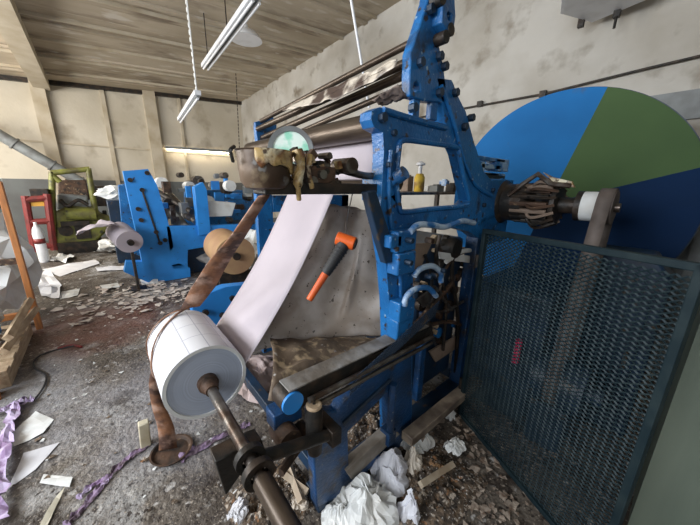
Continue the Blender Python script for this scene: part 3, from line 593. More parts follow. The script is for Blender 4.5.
s1 = [(at(192, 305, Y=1.75), .012), (onroll(A(100), 1.74), .010), (onroll(A(130), 1.66), .008), (onroll(A(155), 1.6), .008), (onroll(A(185), 1.58), .009), (onroll(A(205), 1.60), .01)]
s2 = [(at(189, 308, Y=1.74), .006), (onroll(A(105), 1.79), .006), (onroll(A(135), 1.77), .006), (onroll(A(165), 1.76), .006), (onroll(A(200), 1.72), .008)]
obj('strand', ribbon(s1, (0, 1, 0)), STRAP, t, solid=.006); obj('strand', ribbon(s2, (0, 1, 0)), STRAP, t, solid=.006)
lowb = [(onroll(A(198), 1.64), .012), (at(153, 385, Y=1.66), .018), (at(158, 405, Y=1.72), .030), (at(166, 428, Y=1.76), .042), (V((.09, 1.80, .012)), .05)]
obj('lower_band', ribbon(lowb, (.9, -.45, 0)), STRAP, t, solid=.006)
# tin and card at the foot
c = at(172, 452, Z=0); t = thing('rusty_tin', c, 'low rusty round tin tray on the floor under the strap end', 'tin')
bm = B(); lathe(bm, c, (0, 0, 1), [(.10, .0), (.115, .022), (.105, .022), (.09, .006)], 28); obj('tray', bm, RUST, t)
c = at(151, 445, Z=0)+V((-.02, .0, 0)); bm = B(); bx(bm, c+V((0, .02, .085)), (.055, .05, .17), Matrix.Rotation(.06, 3, 'Y')); tag(obj('foam_block', bm, mat('cream_foam', (.62, .56, .42), (.45, .38, .25), 9, .45, .65, .9), bevel=.006), 'upright cream block leaning at the lower end of the strap', 'block')
# orange tool
hc = at(346, 243, Y=1.17); t = thing('orange_tool', at(310, 298, Y=1.2), 'orange and black hand torch with tee shaped head hung beside the lilac sheet', 'hand tool')
a = at(337, 238, Y=1.2); b = at(355, 244, Y=1.12); bm = B(); cyl(bm, a, b, .036, seg=22); obj('head', bm, ORANGE, t, bevel=.004)
d = (b-a).normalized(); bm = B(); cyl(bm, b-d*.001, b+d*.006, .027, seg=20); obj('lens', bm, BLACK, t)
tip = at(309, 300, Y=1.2); neck = (a+b)/2; dd = (tip-neck)
bm = B(); cyl(bm, neck+dd*.06, neck+dd*.56, .036, .026, seg=20)
for k in range(7): p = neck+dd*(.14+.055*k); cyl(bm, p, p+dd*.022, .039-.0016*k, seg=20)
obj('ribbed_body', bm, BLACK, t)
bm = B(); cyl(bm, neck+dd*.50, tip, .021, .017, seg=16); obj('handle', bm, ORANGE, t, bevel=.003)
bm = B(); tube(bm, [neck+V((0, 0, .02)), neck+V((.02, .02, .10)), V((1.0, 1.16, 1.56))], .003, 6); obj('hook_wire', bm, DARK, t)

# ================================================================ mesh guard
G0 = V((1.76, .80, .0)); G1 = V((1.37, -.05, .0)); GH = 1.35
t = thing('mesh_guard', (G0+G1)/2, 'tall dark teal mesh panel in a steel frame standing at lower right', 'guard')
u = G1-G0; zt = V((0, 0, 1)); un = u.normalized(); nn = un.cross(zt)
bm = B()
def bar(bm, a, b, r=.014):
    a = V(a); b = V(b); d = b-a; cc = (a+b)/2; qn = nn; d2 = d.normalized(); s = d2.cross(qn)
    M = Matrix((s, qn, d2)).transposed(); bx(bm, cc, (r*2, r*2, d.length+r*2), M)
for a, b in ((G0+zt*.02, G0+zt*1.345), (G1+zt*.02, G1+zt*1.375), (G0+zt*.02, G1+zt*.02), (G0+zt*1.345, G1+zt*1.375)): bar(bm, a, b)
obj('frame', bm, MESHM, t, False, .004)
obj('expanded_mesh', mesh_patch(G0+zt*.03+un*.01, u*.98, zt*1.31, 30, 66, .0027, .0015), MESHM, t, False, solid=.0015)
for z in (.25, 1.15): bm = B(); cyl(bm, G0+zt*(z-.04)+V((.01, .03, 0)), G0+zt*(z+.04)+V((.01, .03, 0)), .014); obj('hinge', bm, DARK, t)

# ================================================================ big disc
DC = V((3.0, .86, 1.475)); DR = .895
t = thing('painted_disc', (3.0, .8, 0), 'huge round disc in blue, green and navy sectors before the right wall', 'disc')
def ang_of(p): q_ = at(*p, X=3.0)-DC; return math.atan2(q_.z, q_.y)
A1 = ang_of((605, 92)); A2 = ang_of((698, 168))
while A2 < A1: A2 += 2*math.pi
def sector(a0, a1):
    n_ = max(6, int(abs(a1-a0)/.05)); return [DC]+[DC+V((0, math.cos(a0+(a1-a0)*k/n_), math.sin(a0+(a1-a0)*k/n_)))*DR for k in range(n_+1)]
low = A2+math.radians(125)
for a0, a1, m_ in ((A1, A2, GREEN), (A2, low, DNAVY), (low, A1+2*math.pi, DBLUE)):
    bm = B(); prism(bm, sector(a0, a1), (.03, 0, 0)); obj('sector', bm, m_, t, True)
bm = B(); prism(bm, [DC+V((.03, math.cos(k*math.pi/36)*(DR+.008), math.sin(k*math.pi/36)*(DR+.008))) for k in range(72)], (.02, 0, 0)); obj('backing_plate', bm, NAVY, t)
bm = B(); bb(bm, (3.06, .25, 0), (3.16, .35, 1.4)); bb(bm, (2.9, .2, 0), (3.5, .36, .06)); obj('stand', bm, NAVY, t, False)
bm = B(); bb(bm, (3.06, 1.25, 0), (3.16, 1.35, 1.4)); bb(bm, (2.9, 1.24, 0), (3.5, 1.4, .06)); obj('stand', bm, NAVY, t, False)
bm = B(); lathe(bm, DC, (-1, 0, 0), [(.14, -.01), (.14, .03), (.06, .05), (.05, .12), (.01, .12)], 28); obj('hub', bm, DARK, t)
# cabinet and orange thing at the right edge
t = thing('grey_cabinet', (3.9, -.2, 0), 'dark grey cabinet at the right edge behind the round disc', 'cabinet')
bm = B(); bb(bm, (3.55, -.75, 0), (4.25, .12, 1.95)); obj('body', bm, GREYPT, t, False, .01)
bm = B(); bb(bm, (3.53, -.72, .1), (3.56, -.03, 1.85)); obj('door', bm, GREYPT, t, False, .005)
bm = B(); c = V((3.75, -.02, 1.95)); lathe(bm, c, (0, 0, 1), [(.09, 0), (.11, .02), (.11, .2), (.06, .24), (.03, .26)]); tag(obj('orange_drum', bm, ORANGE), 'small orange container on top of the grey cabinet at the right edge', 'container')

# ================================================================ far blue machine
t = thing('blue_printing_press', (1.2, 6.0, 0), 'bright blue press with leaning slab side in the middle distance at left', 'machine')
Yb = 5.5
def pb(pts, Y=Yb): return [at(a, b, Y=Y) for a, b in pts]
bm = B(); prism(bm, pb([(123, 171), (148, 169), (157, 185), (171, 232), (176, 262), (190, 268), (191, 284), (152, 284), (124, 272), (126, 262), (142, 262), (138, 240), (130, 205)]), (0, .16, 0)); obj('side_slab', bm, BLUEB, t, True, .012)
bm = B(); prism(bm, pb([(166, 226), (196, 226), (300, 222), (300, 236), (212, 246), (188, 250), (188, 270), (172, 270)]), (0, .14, 0)); obj('cross_beam', bm, BLUEB, t, True, .01)
bm = B(); prism(bm, pb([(194, 187), (203, 182), (207, 190), (211, 234), (199, 236)], 5.46), (0, .16, 0)); obj('upright', bm, BLUEB, t, True, .01)
bm = B(); a = at(142, 190, Y=Yb-.01); b = at(160, 243, Y=Yb-.01); cyl(bm, a, b, .014, seg=8); obj('slide_rod', bm, DARK, t)
for p in ((142, 190), (160, 243), (147, 173), (138, 209), (141, 220), (130, 180), (165, 240), (203, 190), (156, 232)):
    c = at(*p, Y=Yb); bm = B(); cyl(bm, c+V((0, .02, 0)), c-V((0, .03, 0)), .033, seg=10); obj('bolt', bm, DARK, t)
bm = B(); prism(bm, pb([(118, 185), (150, 180), (150, 260), (124, 250)], 6.9), (0, .14, 0)); prism(bm, pb([(185, 190), (255, 190), (255, 250), (185, 262)], 7.2), (0, .12, 0)); obj('far_side_slab', bm, BLUE, t, True, .01)
for i, (a, b, r) in enumerate((((163, 200), (190, 232), .07), ((170, 194), (196, 222), .05), ((158, 192), (192, 212), .05), ((205, 240), (240, 232), .10))):
    bm = B(); q_ = at(*a, Y=6.8); p_ = at(*b, Y=5.6); cyl(bm, q_, p_, r, seg=18); obj('roller', bm, (GREYPT, STEEL, DARK, DARK)[i], t)
bm = B()
random.seed(5)
for i in range(40):
    p = at(random.uniform(158, 252), random.uniform(174, 222), Y=random.uniform(5.7, 6.8)); bm = B()
    if random.random() < .5: cyl(bm, p, p+V((0, random.uniform(.1, .3), 0)), random.uniform(.04, .11), seg=12)
    else: bx(bm, p, [random.uniform(.05, .25) for _ in range(3)])
    obj('machine_fitting', bm, random.choice((DARK, STEEL, GREYPT, PAPERW, RUST)), t)
bm = B()
random.seed(6)
for i in range(16):
    p = at(random.uniform(158, 255), random.uniform(180, 240), Y=random.uniform(5.65, 6.2)); bm = B(); bx(bm, p, [random.uniform(.05, .22) for _ in range(3)]); obj('bracket', bm, BLUEB, t)
bm = B()
prism(bm, pb([(202, 200), (236, 203), (232, 216), (206, 217)], 5.6), (0, .3, 0)); obj('white_tray', bm, PAPERW, t, True, .01)
bm = B(); bb(bm, (.9, 5.7, 0), (1.9, 6.7, .5)); bb(bm, (2.1, 5.5, 0), (2.25, 5.66, .9)); bb(bm, (3.2, 5.5, 0), (3.35, 5.66, .9)); bb(bm, (2.1, 5.6, .45), (3.3, 6.7, .8)); obj('bed', bm, NAVY, t, True, .01)
# rolls in the distance
def roll(name, a, b, r, m_, label, core=.03):
    t = thing(name, V(a)-V((0, 0, r)), label, 'paper roll'); a = V(a); b = V(b); d = (b-a).normalized()
    bm = B(); cyl(bm, a, b, r, seg=36); obj('wound_paper', bm, m_, t)
    bm = B(); cyl(bm, a-d*.05, a+d*.02, core, seg=14); obj('core', bm, DARK, t); return t
pr = roll('paper_roll', at(130, 242, Y=4.95), at(119, 232, Y=5.4), .155, PINKP, 'small pinkish paper roll mounted left of the blue slab press', .04)
roll('paper_roll', at(236, 256, Y=3.9), at(222, 245, Y=4.6), .26, TAN, 'tan brown paper roll behind the strap in the middle of the floor', .05)
c = at(236, 256, Y=3.9); t = thing('roll_cradle', (c.x, 4.2, 0), 'dark low cradle under the tan brown paper roll', 'stand')
for y in (3.98, 4.42):
    q_ = c.lerp(at(222, 245, Y=4.6), (y-3.9)/.7); bm = B(); bb(bm, (q_.x-.22, y, 0), (q_.x+.22, y+.08, q_.z-.255)); obj('trestle', bm, DARK, t, False, .005)
bm = B(); p0 = at(119, 232, Y=5.4)
grid(bm, lambda u, v: V((p0.x-.02-.42*u, 5.0+.42*v-.05*u, p0.z+.135+.10*u-.18*u*u+.07*noise.noise(V((u*4, v*3, 3))))), 14, 8); obj('loose_tail', bm, PINKP, pr, solid=.002)
c = at(130, 242, Y=4.95); t = thing('roll_holder', (c.x, 5.2, 0), 'dark low post carrying the small pinkish paper roll beside the slab press', 'stand')
bm = B(); bb(bm, (c.x+.0, 5.2, 0), (c.x+.035, 5.34, c.z-.145)); obj('post', bm, DARK, t, False, .005)
bm = B(); bb(bm, (c.x-.08, 5.15, 0), (c.x+.12, 5.4, .03)); obj('foot', bm, DARK, t, False, .005)
def crumple(c, r, m_, label, seed, sq=(1, 1, .7), name='crumpled_paper', amp=.42, fr=1.8, group=None):
    bm = B(); blob(bm, V(c)+V((0, 0, r*sq[2]*.8)), r, amp, fr, 3, sq, seed); zmin = min(v.co.z for v in bm.verts)
    bmesh.ops.translate(bm, vec=(0, 0, c[2]-zmin+.001), verts=bm.verts)
    return tag(obj(name, bm, m_, smooth=False), label, 'paper', group)
crumple(at(255, 275, Z=.0), .33, PAPERW, 'tall white crumpled paper heap between the tan roll and the lilac sheet', 1, (1, 1, 1.1))
crumple(at(222, 285, Z=.0)+V((.25, .95, 0)), .26, mat('grey_rag', (.36, .34, .33), (.2, .18, .17), 6), 'grey crumpled rag heap behind the far blue base plate', 2, (1.3, 1, .8), 'rag_heap')
crumple(at(112, 252, Z=.0), .22, PAPERW, 'white crumpled paper under the small pinkish roll', 3, (1.1, 1, .6))
crumple(at(115, 195, Y=7.5)*1.0-V((0, 0, .1)), .2, PAPERW, 'white cloth bundle on the stand left of the blue slab', 4, (1.2, 1, .6), 'cloth_bundle')
bm = B(); c = at(115, 195, Y=7.5); bb(bm, (c.x-.15, 7.3, 0), (c.x+.3, 7.8, c.z-.1)); tag(obj('tool_stand', bm, NAVY, bevel=.01), 'dark low stand left of the blue slab carrying the white bundle', 'stand')
# yellow green machine
t = thing('yellow_green_machine', (-.45, 9.3, 0), 'old yellow green machine with a tube frame near the far wall', 'machine')
Yy = 9.0
def py_(pts, Y=Yy): return [at(a, b, Y=Y) for a, b in pts]
for pts in ([(53, 250), (52, 172)], [(51, 173), (90, 169)], [(88, 168), (96, 215)], [(52, 175), (60, 182)]):
    bm = B(); a, b = py_(pts); cyl(bm, a, b, .055, seg=10); obj('frame_tube', bm, YEL, t)
bm = B(); prism(bm, py_([(58, 180), (86, 180), (90, 200), (58, 200)], 9.4), (0, .3, 0)); obj('motor_cover', bm, RUST, t, True, .02)
bm = B(); prism(bm, py_([(57, 194), (88, 196), (88, 212), (57, 212)], 9.1), (0, .5, 0)); obj('grey_body', bm, GREYPT, t, True, .03)
bm = B(); prism(bm, py_([(54, 212), (68, 206), (96, 208), (100, 214), (112, 218), (112, 226), (98, 240), (92, 252), (56, 252)]), (0, .6, 0)); obj('main_body', bm, YEL, t, True, .04)
bm = B(); c = at(66, 231, Y=8.98); cyl(bm, c, c+V((0, .05, 0)), .12); bb(bm, at(74, 226, Y=8.97), at(92, 238, Y=8.97)+V((0, .05, 0))); obj('dark_opening', bm, DARK, t)
bm = B(); cyl(bm, at(66, 214, Y=8.9), at(96, 214, Y=8.9), .13); obj('tank', bm, YEL, t)
bm = B(); bb(bm, at(56, 244, Y=8.9), at(104, 252, Y=8.9)+V((0, .6, 0))); obj('base', bm, DARK, t, False, .01)
bm = B(); bb(bm, at(92, 186, Y=9.3), at(112, 206, Y=9.3)+V((0, .3, 0))); bb(bm, (at(102, 200, Y=9.4).x-.04, 9.4, 0), (at(102, 200, Y=9.4).x+.04, 9.5, .9)); obj('control_box', bm, DARK, t, False, .01)
bm = B(); tube(bm, [at(60, 200, Y=8.95), at(68, 206, Y=8.9), at(78, 200, Y=8.9), at(88, 205, Y=8.9)], .04, 8); obj('hose', bm, DARK, t)
bm = B(); bb(bm, at(60, 222, Y=8.88), at(90, 225, Y=8.88)+V((0, .1, 0))); obj('step_bar', bm, DARK, t, False)
# red rack
t = thing('red_rack', (-1.05, 9.0, 0), 'tall red metal rack with one yellow shelf left of the yellow green machine', 'rack')
bm = B()
for a, b in (((25, 196), (35, 252)), ((47, 194), (54, 250)), ((25, 200), (47, 198)), ((30, 222), (50, 221)), ((34, 246), (54, 246))):
    cyl(bm, at(*a, Y=8.6), at(*b, Y=8.6), .06, seg=8)
obj('frame', bm, ORED, t)
bm = B(); bb(bm, at(30, 202, Y=8.6), at(48, 206, Y=8.6)+V((0, .5, 0))); obj('yellow_shelf', bm, mat('yellow_paint', (.7, .36, .05)), t, False)
bm = B(); bb(bm, at(29, 189, Y=8.7), at(49, 198, Y=8.7)+V((0, .4, 0))); obj('bin', bm, DARK, t, False)
c = at(42, 250, Y=8.3); c.z = 0
t = thing('gas_bottle', c, 'white gas bottle with a red band standing before the red rack', 'bottle')
bm = B(); lathe(bm, c, (0, 0, 1), [(.07, 0), (.08, .03), (.08, .58), (.06, .68), (.025, .74), (.025, .80)]); obj('body', bm, WHITE, t)
bm = B(); lathe(bm, c, (0, 0, 1), [(.082, .38), (.082, .48)], cap=False); obj('band', bm, ORED, t, solid=.003)
# left corrugated panel
bm = B(); P0 = at(6, 176, Y=7.5); P1 = at(22, 176, Y=7.5); 
x0, x1 = -1.75, -.98; zt_ = 1.62
pts = []
for k in range(33): pts.append(V((x0+(x1-x0)*k/32, 6.1+(.05 if k % 2 else 0)+(k/32)*.2, 0)))
grid(bm, lambda a, b: pts[int(round(a*32))]+V((0, 0, zt_*b)), 32, 2); tag(obj('ribbed_panel', bm, mat('grey_green_tin', (.50, .52, .47), (.30, .32, .28), 6), smooth=False, solid=.004), 'grey green ribbed metal panel standing behind the orange rack', 'panel')
# orange rack
t = thing('orange_rack', (-1.0, 4.4, 0), 'orange upright rack with wooden slats at the left edge', 'rack')
bm = B(); bb(bm, (-.745, 4.42, 0), (-.695, 4.48, 1.58)); obj('upright', bm, OWOOD, t, False, .006)
bm = B(); bb(bm, (-1.45, 4.42, 0), (-1.38, 4.52, 1.58)); obj('upright', bm, OWOOD, t, False, .006)
for z in (.16, 1.32): bm = B(); bb(bm, (-1.42, 4.44, z), (-.71, 4.5, z+.06)); obj('rail', bm, OWOOD if z < 1 else DARK, t, False, .005)
bm = B(); bb(bm, (-1.4, 4.44, .75), (-.7, 4.5, .81)); obj('rail', bm, RUST, t, False)
# pallet leaning
t = thing('wooden_pallet', (-1.0, 3.9, 0), 'pale wooden pallet lying at the left edge in front of the orange rack', 'pallet')
for y in (3.25, 3.75, 4.25): bm = B(); bb(bm, (-1.9, y, .12), (-.76, y+.1, .145)); obj('slat', bm, WOOD, t, False, .003)
for y in (3.5, 4.0): bm = B(); bb(bm, (-1.9, y, .12), (-.76, y+.1, .145)); obj('slat', bm, WOOD, t, False, .003)
for x in (-1.85, -1.3, -.84): bm = B(); bb(bm, (x, 3.25, .0), (x+.08, 4.35, .12)); obj('runner', bm, WOOD, t, False, .004)
for i, (a, b) in enumerate((((3, 352), (36, 309)), ((8, 338), (30, 300)))):
    bm = B(); p = at(*a, Y=3.35); q_ = at(*b, Y=4.3); tube(bm, [p, q_], .035, 4, 1); obj('loose_plank', bm, WOOD, t, False)
bm = B(); bx(bm, (-.88, 3.12, .1), (.16, .14, .2), Matrix.Rotation(.3, 3, 'Z')); tag(obj('wood_block', bm, OWOOD, bevel=.01), 'chunky orange brown wood block at the left edge of the floor', 'block')
crumple((-1.12, 3.85, .145), .30, PAPERW, 'white paper bundle heaped on the wooden pallet', 8, (1, 1, 1.0), 'paper_bundle')
crumple((-1.1, 5.0, .0), .42, PAPERW, 'large white bag of waste paper behind the orange rack', 9, (.9, 1, 1.2), 'waste_bag', .3, 3.0)
bm = B(); bb(bm, (-1.15, 3.98, .3), (-1.0, 4.2, .65)); bm2 = B(); bb(bm2, (-1.02, 4.1, .145), (-.93, 4.2, .6)); bm.free(); tag(obj('blue_carton', bm2, BLUEB, bevel=.005), 'small blue carton standing on the pallet against the orange rack', 'box')
# beyond the main frame window: bench with items
t = thing('steel_bench', (2.9, 1.9, 0), 'dark steel bench seen through the open window of the blue frame', 'bench')
bz = at(430, 192, Y=1.9).z
a = at(399, 190, Y=1.9); bxx = min(at(472, 190, Y=1.9).x, 4.25)
bm = B(); bb(bm, (a.x, 1.9, bz-.03), (bxx, 2.42, bz)); obj('top', bm, STEEL, t, False, .005)
for x in (a.x+.03, bxx-.08):
    for y in (1.93, 2.34): bm = B(); bb(bm, (x, y, 0), (x+.05, y+.05, bz-.03)); obj('leg', bm, DARK, t, False)
bm = B(); bb(bm, (a.x+.05, 1.93, .9), (bxx-.05, 2.38, .93)); obj('shelf', bm, DARK, t, False)
c = at(419, 186, Y=2.02); c.z = bz
t = thing('yellow_spray_can', c, 'yellow can with pale nozzle on the steel bench inside the frame window', 'can')
bm = B(); lathe(bm, c, (0, 0, 1), [(.05, 0), (.056, .01), (.056, .15), (.036, .19)]); obj('can', bm, mat('yellow_tin', (.75, .5, .05), (.35, .2, .05), 12), t)
bm = B(); lathe(bm, c, (0, 0, 1), [(.02, .19), (.02, .27), (.05, .28), (.05, .295), (.015, .32)]); obj('nozzle', bm, WHITE, t)
for x_, m_, w_, h_, y_, lb in ((437, GREYPT, .07, .07, 2.0, 'squat grey box on the steel bench right of the yellow can'), (453, DARK, .07, .09, 2.0, 'dark box near the right end of the steel bench'), (407, CARD, .05, .17, 2.28, 'tan carton on the steel bench left of the yellow can'),
                            (428, PAPERW, .07, .05, 2.25, 'low white tray on the steel bench just beside the yellow can'), (461, PAPERW, .05, .07, 2.2, 'pale carton at the far right end of the steel bench'), (445, PALEB, .035, .14, 2.24, 'tall narrow bluish box behind the two dark ones on the bench')):
    c = at(x_, 188, Y=y_); bm = B(); c.x = min(c.x, bxx-.1); bb(bm, (c.x-w_, y_-.05, bz), (c.x+w_, y_+.06, bz+h_)); bb(bm, (c.x-w_*.6, y_-.03, bz+h_), (c.x+w_*.6, y_+.03, bz+h_+.015)); tag(obj('bench_carton', bm, m_, bevel=.004), lb, 'box')

# ================================================================ floor litter
def scrap(pts, m_, label, z=.004, name='paper_scrap', lift=.02, seed=1, group=None):
    P = [at(a, b, Z=0) for a, b in pts]; c = sum(P, V((0, 0, 0)))/len(P); bm = B()
    prism(bm, P, (0, 0, .0008)); bmesh.ops.subdivide_edges(bm, edges=bm.edges[:], cuts=3, use_grid_fill=True)
    for v in bm.verts: v.co.z += z+lift*abs(noise.noise(V((v.co.x*7, v.co.y*7, seed))))
    return tag(obj(name, bm, m_, smooth=False), label, 'paper scrap', group)
scrap([(14, 448), (12, 435), (36, 412), (54, 420), (44, 434)], PAPERW, 'curled white paper scrap nearest the purple strips at left', seed=1)
scrap([(8, 490), (24, 454), (60, 443), (36, 470)], PAPER, 'long pointed white paper scrap at lower left', seed=2, lift=.012)
scrap([(40, 484), (44, 475), (73, 478), (70, 489)], PAPERW, 'small white rectangular scrap right of the purple strips', seed=3)
scrap([(38, 530), (56, 498), (66, 489), (60, 500), (46, 530)], mat('cream_strip_paper', (.50, .46, .36)), 'thin cream strip curving down to the bottom edge', seed=4)
scrap([(37, 283), (36, 272), (52, 274), (62, 286), (60, 300), (42, 298)], PAPER, 'broad white sheet on the floor right of the orange rack', seed=5, lift=.10)
scrap([(40, 270), (95, 260), (100, 264), (60, 277)], PAPER, 'long white sheet lying before the yellow green machine', seed=6, lift=.05)
scrap([(50, 262), (60, 254), (75, 258), (66, 264)], PAPERW, 'white paper pile below the red rack', seed=7, lift=.15)
scrap([(100, 286), (118, 283), (120, 288), (104, 291)], PAPERW, 'small white scrap in front of the far blue press base', seed=8, lift=.05)
scrap([(95, 268), (128, 266), (132, 270), (98, 272)], PAPER, 'flat white strip below the pinkish roll', seed=9, lift=.05)
scrap([(62, 292), (80, 289), (78, 296), (60, 300)], PAPERW, 'small white scrap beside the red dusty stain', seed=10, lift=.03)
scrap([(140, 280), (160, 276), (158, 284), (142, 287)], PAPERW, 'white scrap at the foot of the blue slab press', seed=11, lift=.08)
# strips
def strip(pts, wd, m_, label, z=.006, name='paper_strip', fold=.03):
    P = smooth_pts([at(a, b, Z=0) for a, b in pts], 8); bm = B(); prev = None
    for i, p in enumerate(P):
        d = (P[min(i+1, len(P)-1)]-P[max(0, i-1)]).normalized(); s_ = V((-d.y, d.x, 0))*wd*(1+.9*noise.noise(V((i*.5, wd*50, 0))))
        h1 = z+fold*abs(noise.noise(V((i*.23, 2, 1)))); h2 = z+fold*abs(noise.noise(V((i*.31, 7, 1))))
        a = [bm.verts.new(p-s_+V((0, 0, h1))), bm.verts.new(p-s_*.3+V((0, 0, z+fold*abs(noise.noise(V((i*.9, 4, 1))))))), bm.verts.new(p+s_*.35+V((0, 0, z+fold*.8*abs(noise.noise(V((i*.8, 14, 1))))))), bm.verts.new(p+s_+V((0, 0, h2)))]
        if prev:
            for q_ in range(3): bm.faces.new((prev[q_], prev[q_+1], a[q_+1], a[q_]))
        prev = a
    return tag(obj(name, bm, m_, smooth=False, solid=.0008), label, 'paper strip')
strip([(20, 404), (14, 420), (6, 450), (2, 490), (-4, 530)], .035, PURP, 'wide pale purple strip running down the left edge', z=.03, fold=.08)
strip([(-6, 418), (8, 410), (24, 406), (36, 402)], .022, PURP, 'crumpled purple strip crossing near the left edge', z=.02, fold=.06)
strip([(12, 410), (10, 430), (-2, 445)], .02, PURP, 'short purple strip tucked under the wide one at left', z=.015)
strip([(66, 527), (84, 508), (105, 483), (124, 463), (148, 446)], .017, VIOL, 'long dull violet strip winding from the bottom edge to the rusty tin')
strip([(78, 500), (96, 484), (108, 484)], .014, PURP, 'short lilac strip lying along the long violet strip')
strip([(180, 460), (205, 446), (232, 432), (250, 425)], .026, VIOL, 'dull violet strip under the roll shaft')
bm = B(); tube(bm, [at(a, b, Z=0)+V((0, 0, .012)) for a, b in ((34, 402), (44, 388), (46, 376), (34, 368), (38, 358), (56, 351), (74, 347))], .007, 6, 6); tag(obj('floor_cable', bm, BLACK), 'thin dark cable snaking over the floor beside the purple strips', 'cable')
bm = B(); tube(bm, [at(a, b, Z=0)+V((0, 0, .012)) for a, b in ((58, 350), (72, 346), (82, 348))], .012, 6, 4); tag(obj('floor_rope', bm, ORED), 'short pinkish red cord end on the floor left of the paper roll', 'cord')
# crumpled papers by the machine foot
W2 = mat('clean_tissue', (.70, .71, .76), (.58, .58, .64), 6, .45, .7, .7)
def sheetpile(cx, cy, r, label, seed, m_=PAPERW, Zb=0, hgt=.14):
    c = at(cx, cy, Z=Zb); bm = B()
    def fn(u, v):
        a = u*2*math.pi; rr = r*v*(1+.45*noise.noise(V((math.cos(a)*1.3, math.sin(a)*1.3, seed))))
        h = hgt*(1-v)**.8*(1+.5*noise.noise(V((u*8, v*4, seed)))) + .05*abs(noise.noise(V((math.cos(a)*3, math.sin(a)*3+v*3, seed+5))))*v
        return c+V((math.cos(a)*rr, math.sin(a)*rr, max(h, 0)+.003))
    grid(bm, fn, 36, 8); bmesh.ops.remove_doubles(bm, verts=bm.verts, dist=.0005)
    for v in bm.verts: v.co += V((noise.noise(v.co*16), noise.noise(v.co*16+V((9, 0, 0))), noise.noise(v.co*14+V((0, 9, 0)))*.8))*.028; v.co.z = max(v.co.z, Zb+.002)
    return tag(obj('crumpled_paper', bm, m_, smooth=False, solid=.001), label, 'paper')
sheetpile(366, 507, .17, 'big white crumpled paper at the bottom centre before the blue base', 1, PAPERW)
sheetpile(392, 476, .12, 'bluish white crumpled tissue right of the lower blue frame', 2, W2, hgt=.16)
sheetpile(412, 470, .07, 'small creamy torn paper on the debris beside the tissue', 3, mat('cream_torn_paper', (.60, .54, .46)))
sheetpile(340, 515, .09, 'flat white torn paper at the bottom left of the big crumpled one', 4, PAPERW, hgt=.05)
sheetpile(447, 415, .06, 'little white torn paper near the mesh panel foot', 5, PAPERW)
sheetpile(410, 515, .05, 'little crumpled paper just right of the big crumpled one', 6, W2)
sheetpile(425, 448, .05, 'small pale scrap ball behind the tissue by the foot rail', 7, PAPERW)
sheetpile(262, 376, .30, 'wrinkled pinkish paper on the floor beside the roll', 8, mat('dusty_pink_paper', (.50, .40, .39), (.33, .25, .23), 6), hgt=.16)
sheetpile(272, 398, .12, 'dirty wrinkled paper on the floor left of the belt guard', 9, mat('dirty_pink_paper', (.36, .29, .27), (.2, .15, .13), 9), hgt=.08)
for i, (a, b, lb) in enumerate((((280, 478), (308, 498), 'upper pale broken slat beside the shaft at the bottom'), ((288, 470), (302, 508), 'steeper pale broken slat crossing beneath the shaft carrier'), ((420, 492), (452, 470), 'pale split slat on debris near the mesh panel'))):
    bm = B(); p = at(*a, Z=.05); q_ = at(*b, Z=.03); tube(bm, [p+V((0, 0, .05)), q_+V((0, 0, .04))], .022, 4, 1); tag(obj('split_stick', bm, mat('split_wood_%d' % i, (.48, .40, .30), (.34, .26, .18), 9), smooth=False), lb, 'wood')
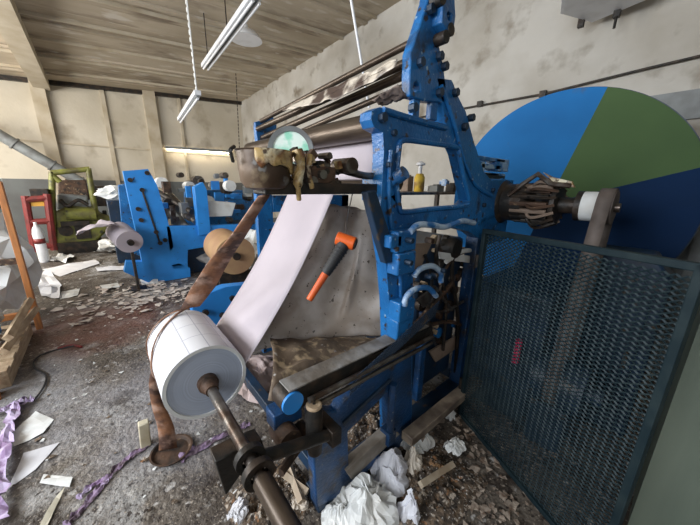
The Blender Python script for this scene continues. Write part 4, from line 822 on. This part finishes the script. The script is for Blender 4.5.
# brown leaves/dirt heaps at the foot
def heap(cx, cy, rx, ry, h, m_, label, seed):
    c = at(cx, cy, Z=0); bm = B()
    grid(bm, lambda u, v: c+V(((u-.5)*2*rx, (v-.5)*2*ry, max(0, h*(1-(2*u-1)**2)*(1-(2*v-1)**2)*(1+.9*noise.noise(V((u*5, v*5, seed)))+.5*noise.noise(V((u*17, v*17, seed)))))+.002)), 40, 40)
    return tag(obj('debris_heap', bm, m_, smooth=False), label, 'debris')
DEB = mat('brown_debris', (.15, .105, .07), (.045, .035, .028), 24, .42, .58, .9, 0, .8, extra=[((.40, .34, .28), 44, .57, .62), ((.26, .13, .06), 30, .60, .66), ((.52, .49, .45), 70, .60, .64)])
heap(272, 500, .20, .18, .07, DEB, 'rusty brown debris heap under the shaft carrier', 1)
heap(428, 482, .26, .22, .05, DEB, 'brown debris heap between the blue base and mesh panel', 2)
heap(372, 430, .30, .22, .07, DEB, 'brown debris heap inside the lower blue frame', 3)
# uncountable chips
random.seed(21)
def chips(n, m_, label, rng, smin, smax):
    bm = B()
    for i in range(n):
        x, y = rng(); s = random.uniform(smin, smax); a = random.uniform(0, 6.3); k = random.randint(3, 5)
        vs = [bm.verts.new((x+math.cos(a+6.28*j/k)*s*random.uniform(.5, 1.2), y+math.sin(a+6.28*j/k)*s*random.uniform(.5, 1.2), .003+random.uniform(0, s*.5))) for j in range(k)]
        bm.faces.new(vs)
    return tag(obj('floor_litter', bm, m_, smooth=False, solid=.001), label, 'litter', None, 'stuff')
chips(380, PAPERW, 'tiny white paper chips scattered over the dirty floor', lambda: (random.gauss(.4, .9), random.uniform(.5, 9)), .004, .022)
chips(500, DEB, 'brown crumbs and flakes scattered over the floor', lambda: (random.gauss(.7, .8), random.uniform(.3, 6)), .006, .025)
chips(300, mat('cream_shreds', (.74, .68, .62), (.58, .48, .42), 8), 'denser cream shreds before the far blue press', lambda: (random.gauss(.25, .5), random.gauss(4.9, .35)), .02, .07)
chips(700, mat('mixed_shreds', (.40, .33, .27), (.15, .10, .07), 30), 'mixed pale and brown shreds around the machine foot', lambda: (random.uniform(.3, 2.0), random.uniform(.25, .9)), .008, .03)

sheetpile(455, 448, 0.06, 'torn white piece in the debris closest to the mesh panel corner', 20, PAPERW, Zb=.03, hgt=.05)
sheetpile(300, 500, 0.05, 'pale torn paper under the crossed broken slats', 21, mat('pale_scrap', (.55, .48, .40)), Zb=.03, hgt=.05)
sheetpile(436, 470, 0.045, 'small tan torn paper in the brown debris', 22, TAN, Zb=.03, hgt=.05)
sheetpile(412, 448, 0.06, 'white torn paper touching the dusty foot rail', 23, PAPERW, Zb=.03, hgt=.05)
sheetpile(240, 512, 0.05, 'grey white torn paper left of the shaft at the bottom edge', 24, PAPER, Zb=.03, hgt=.05)
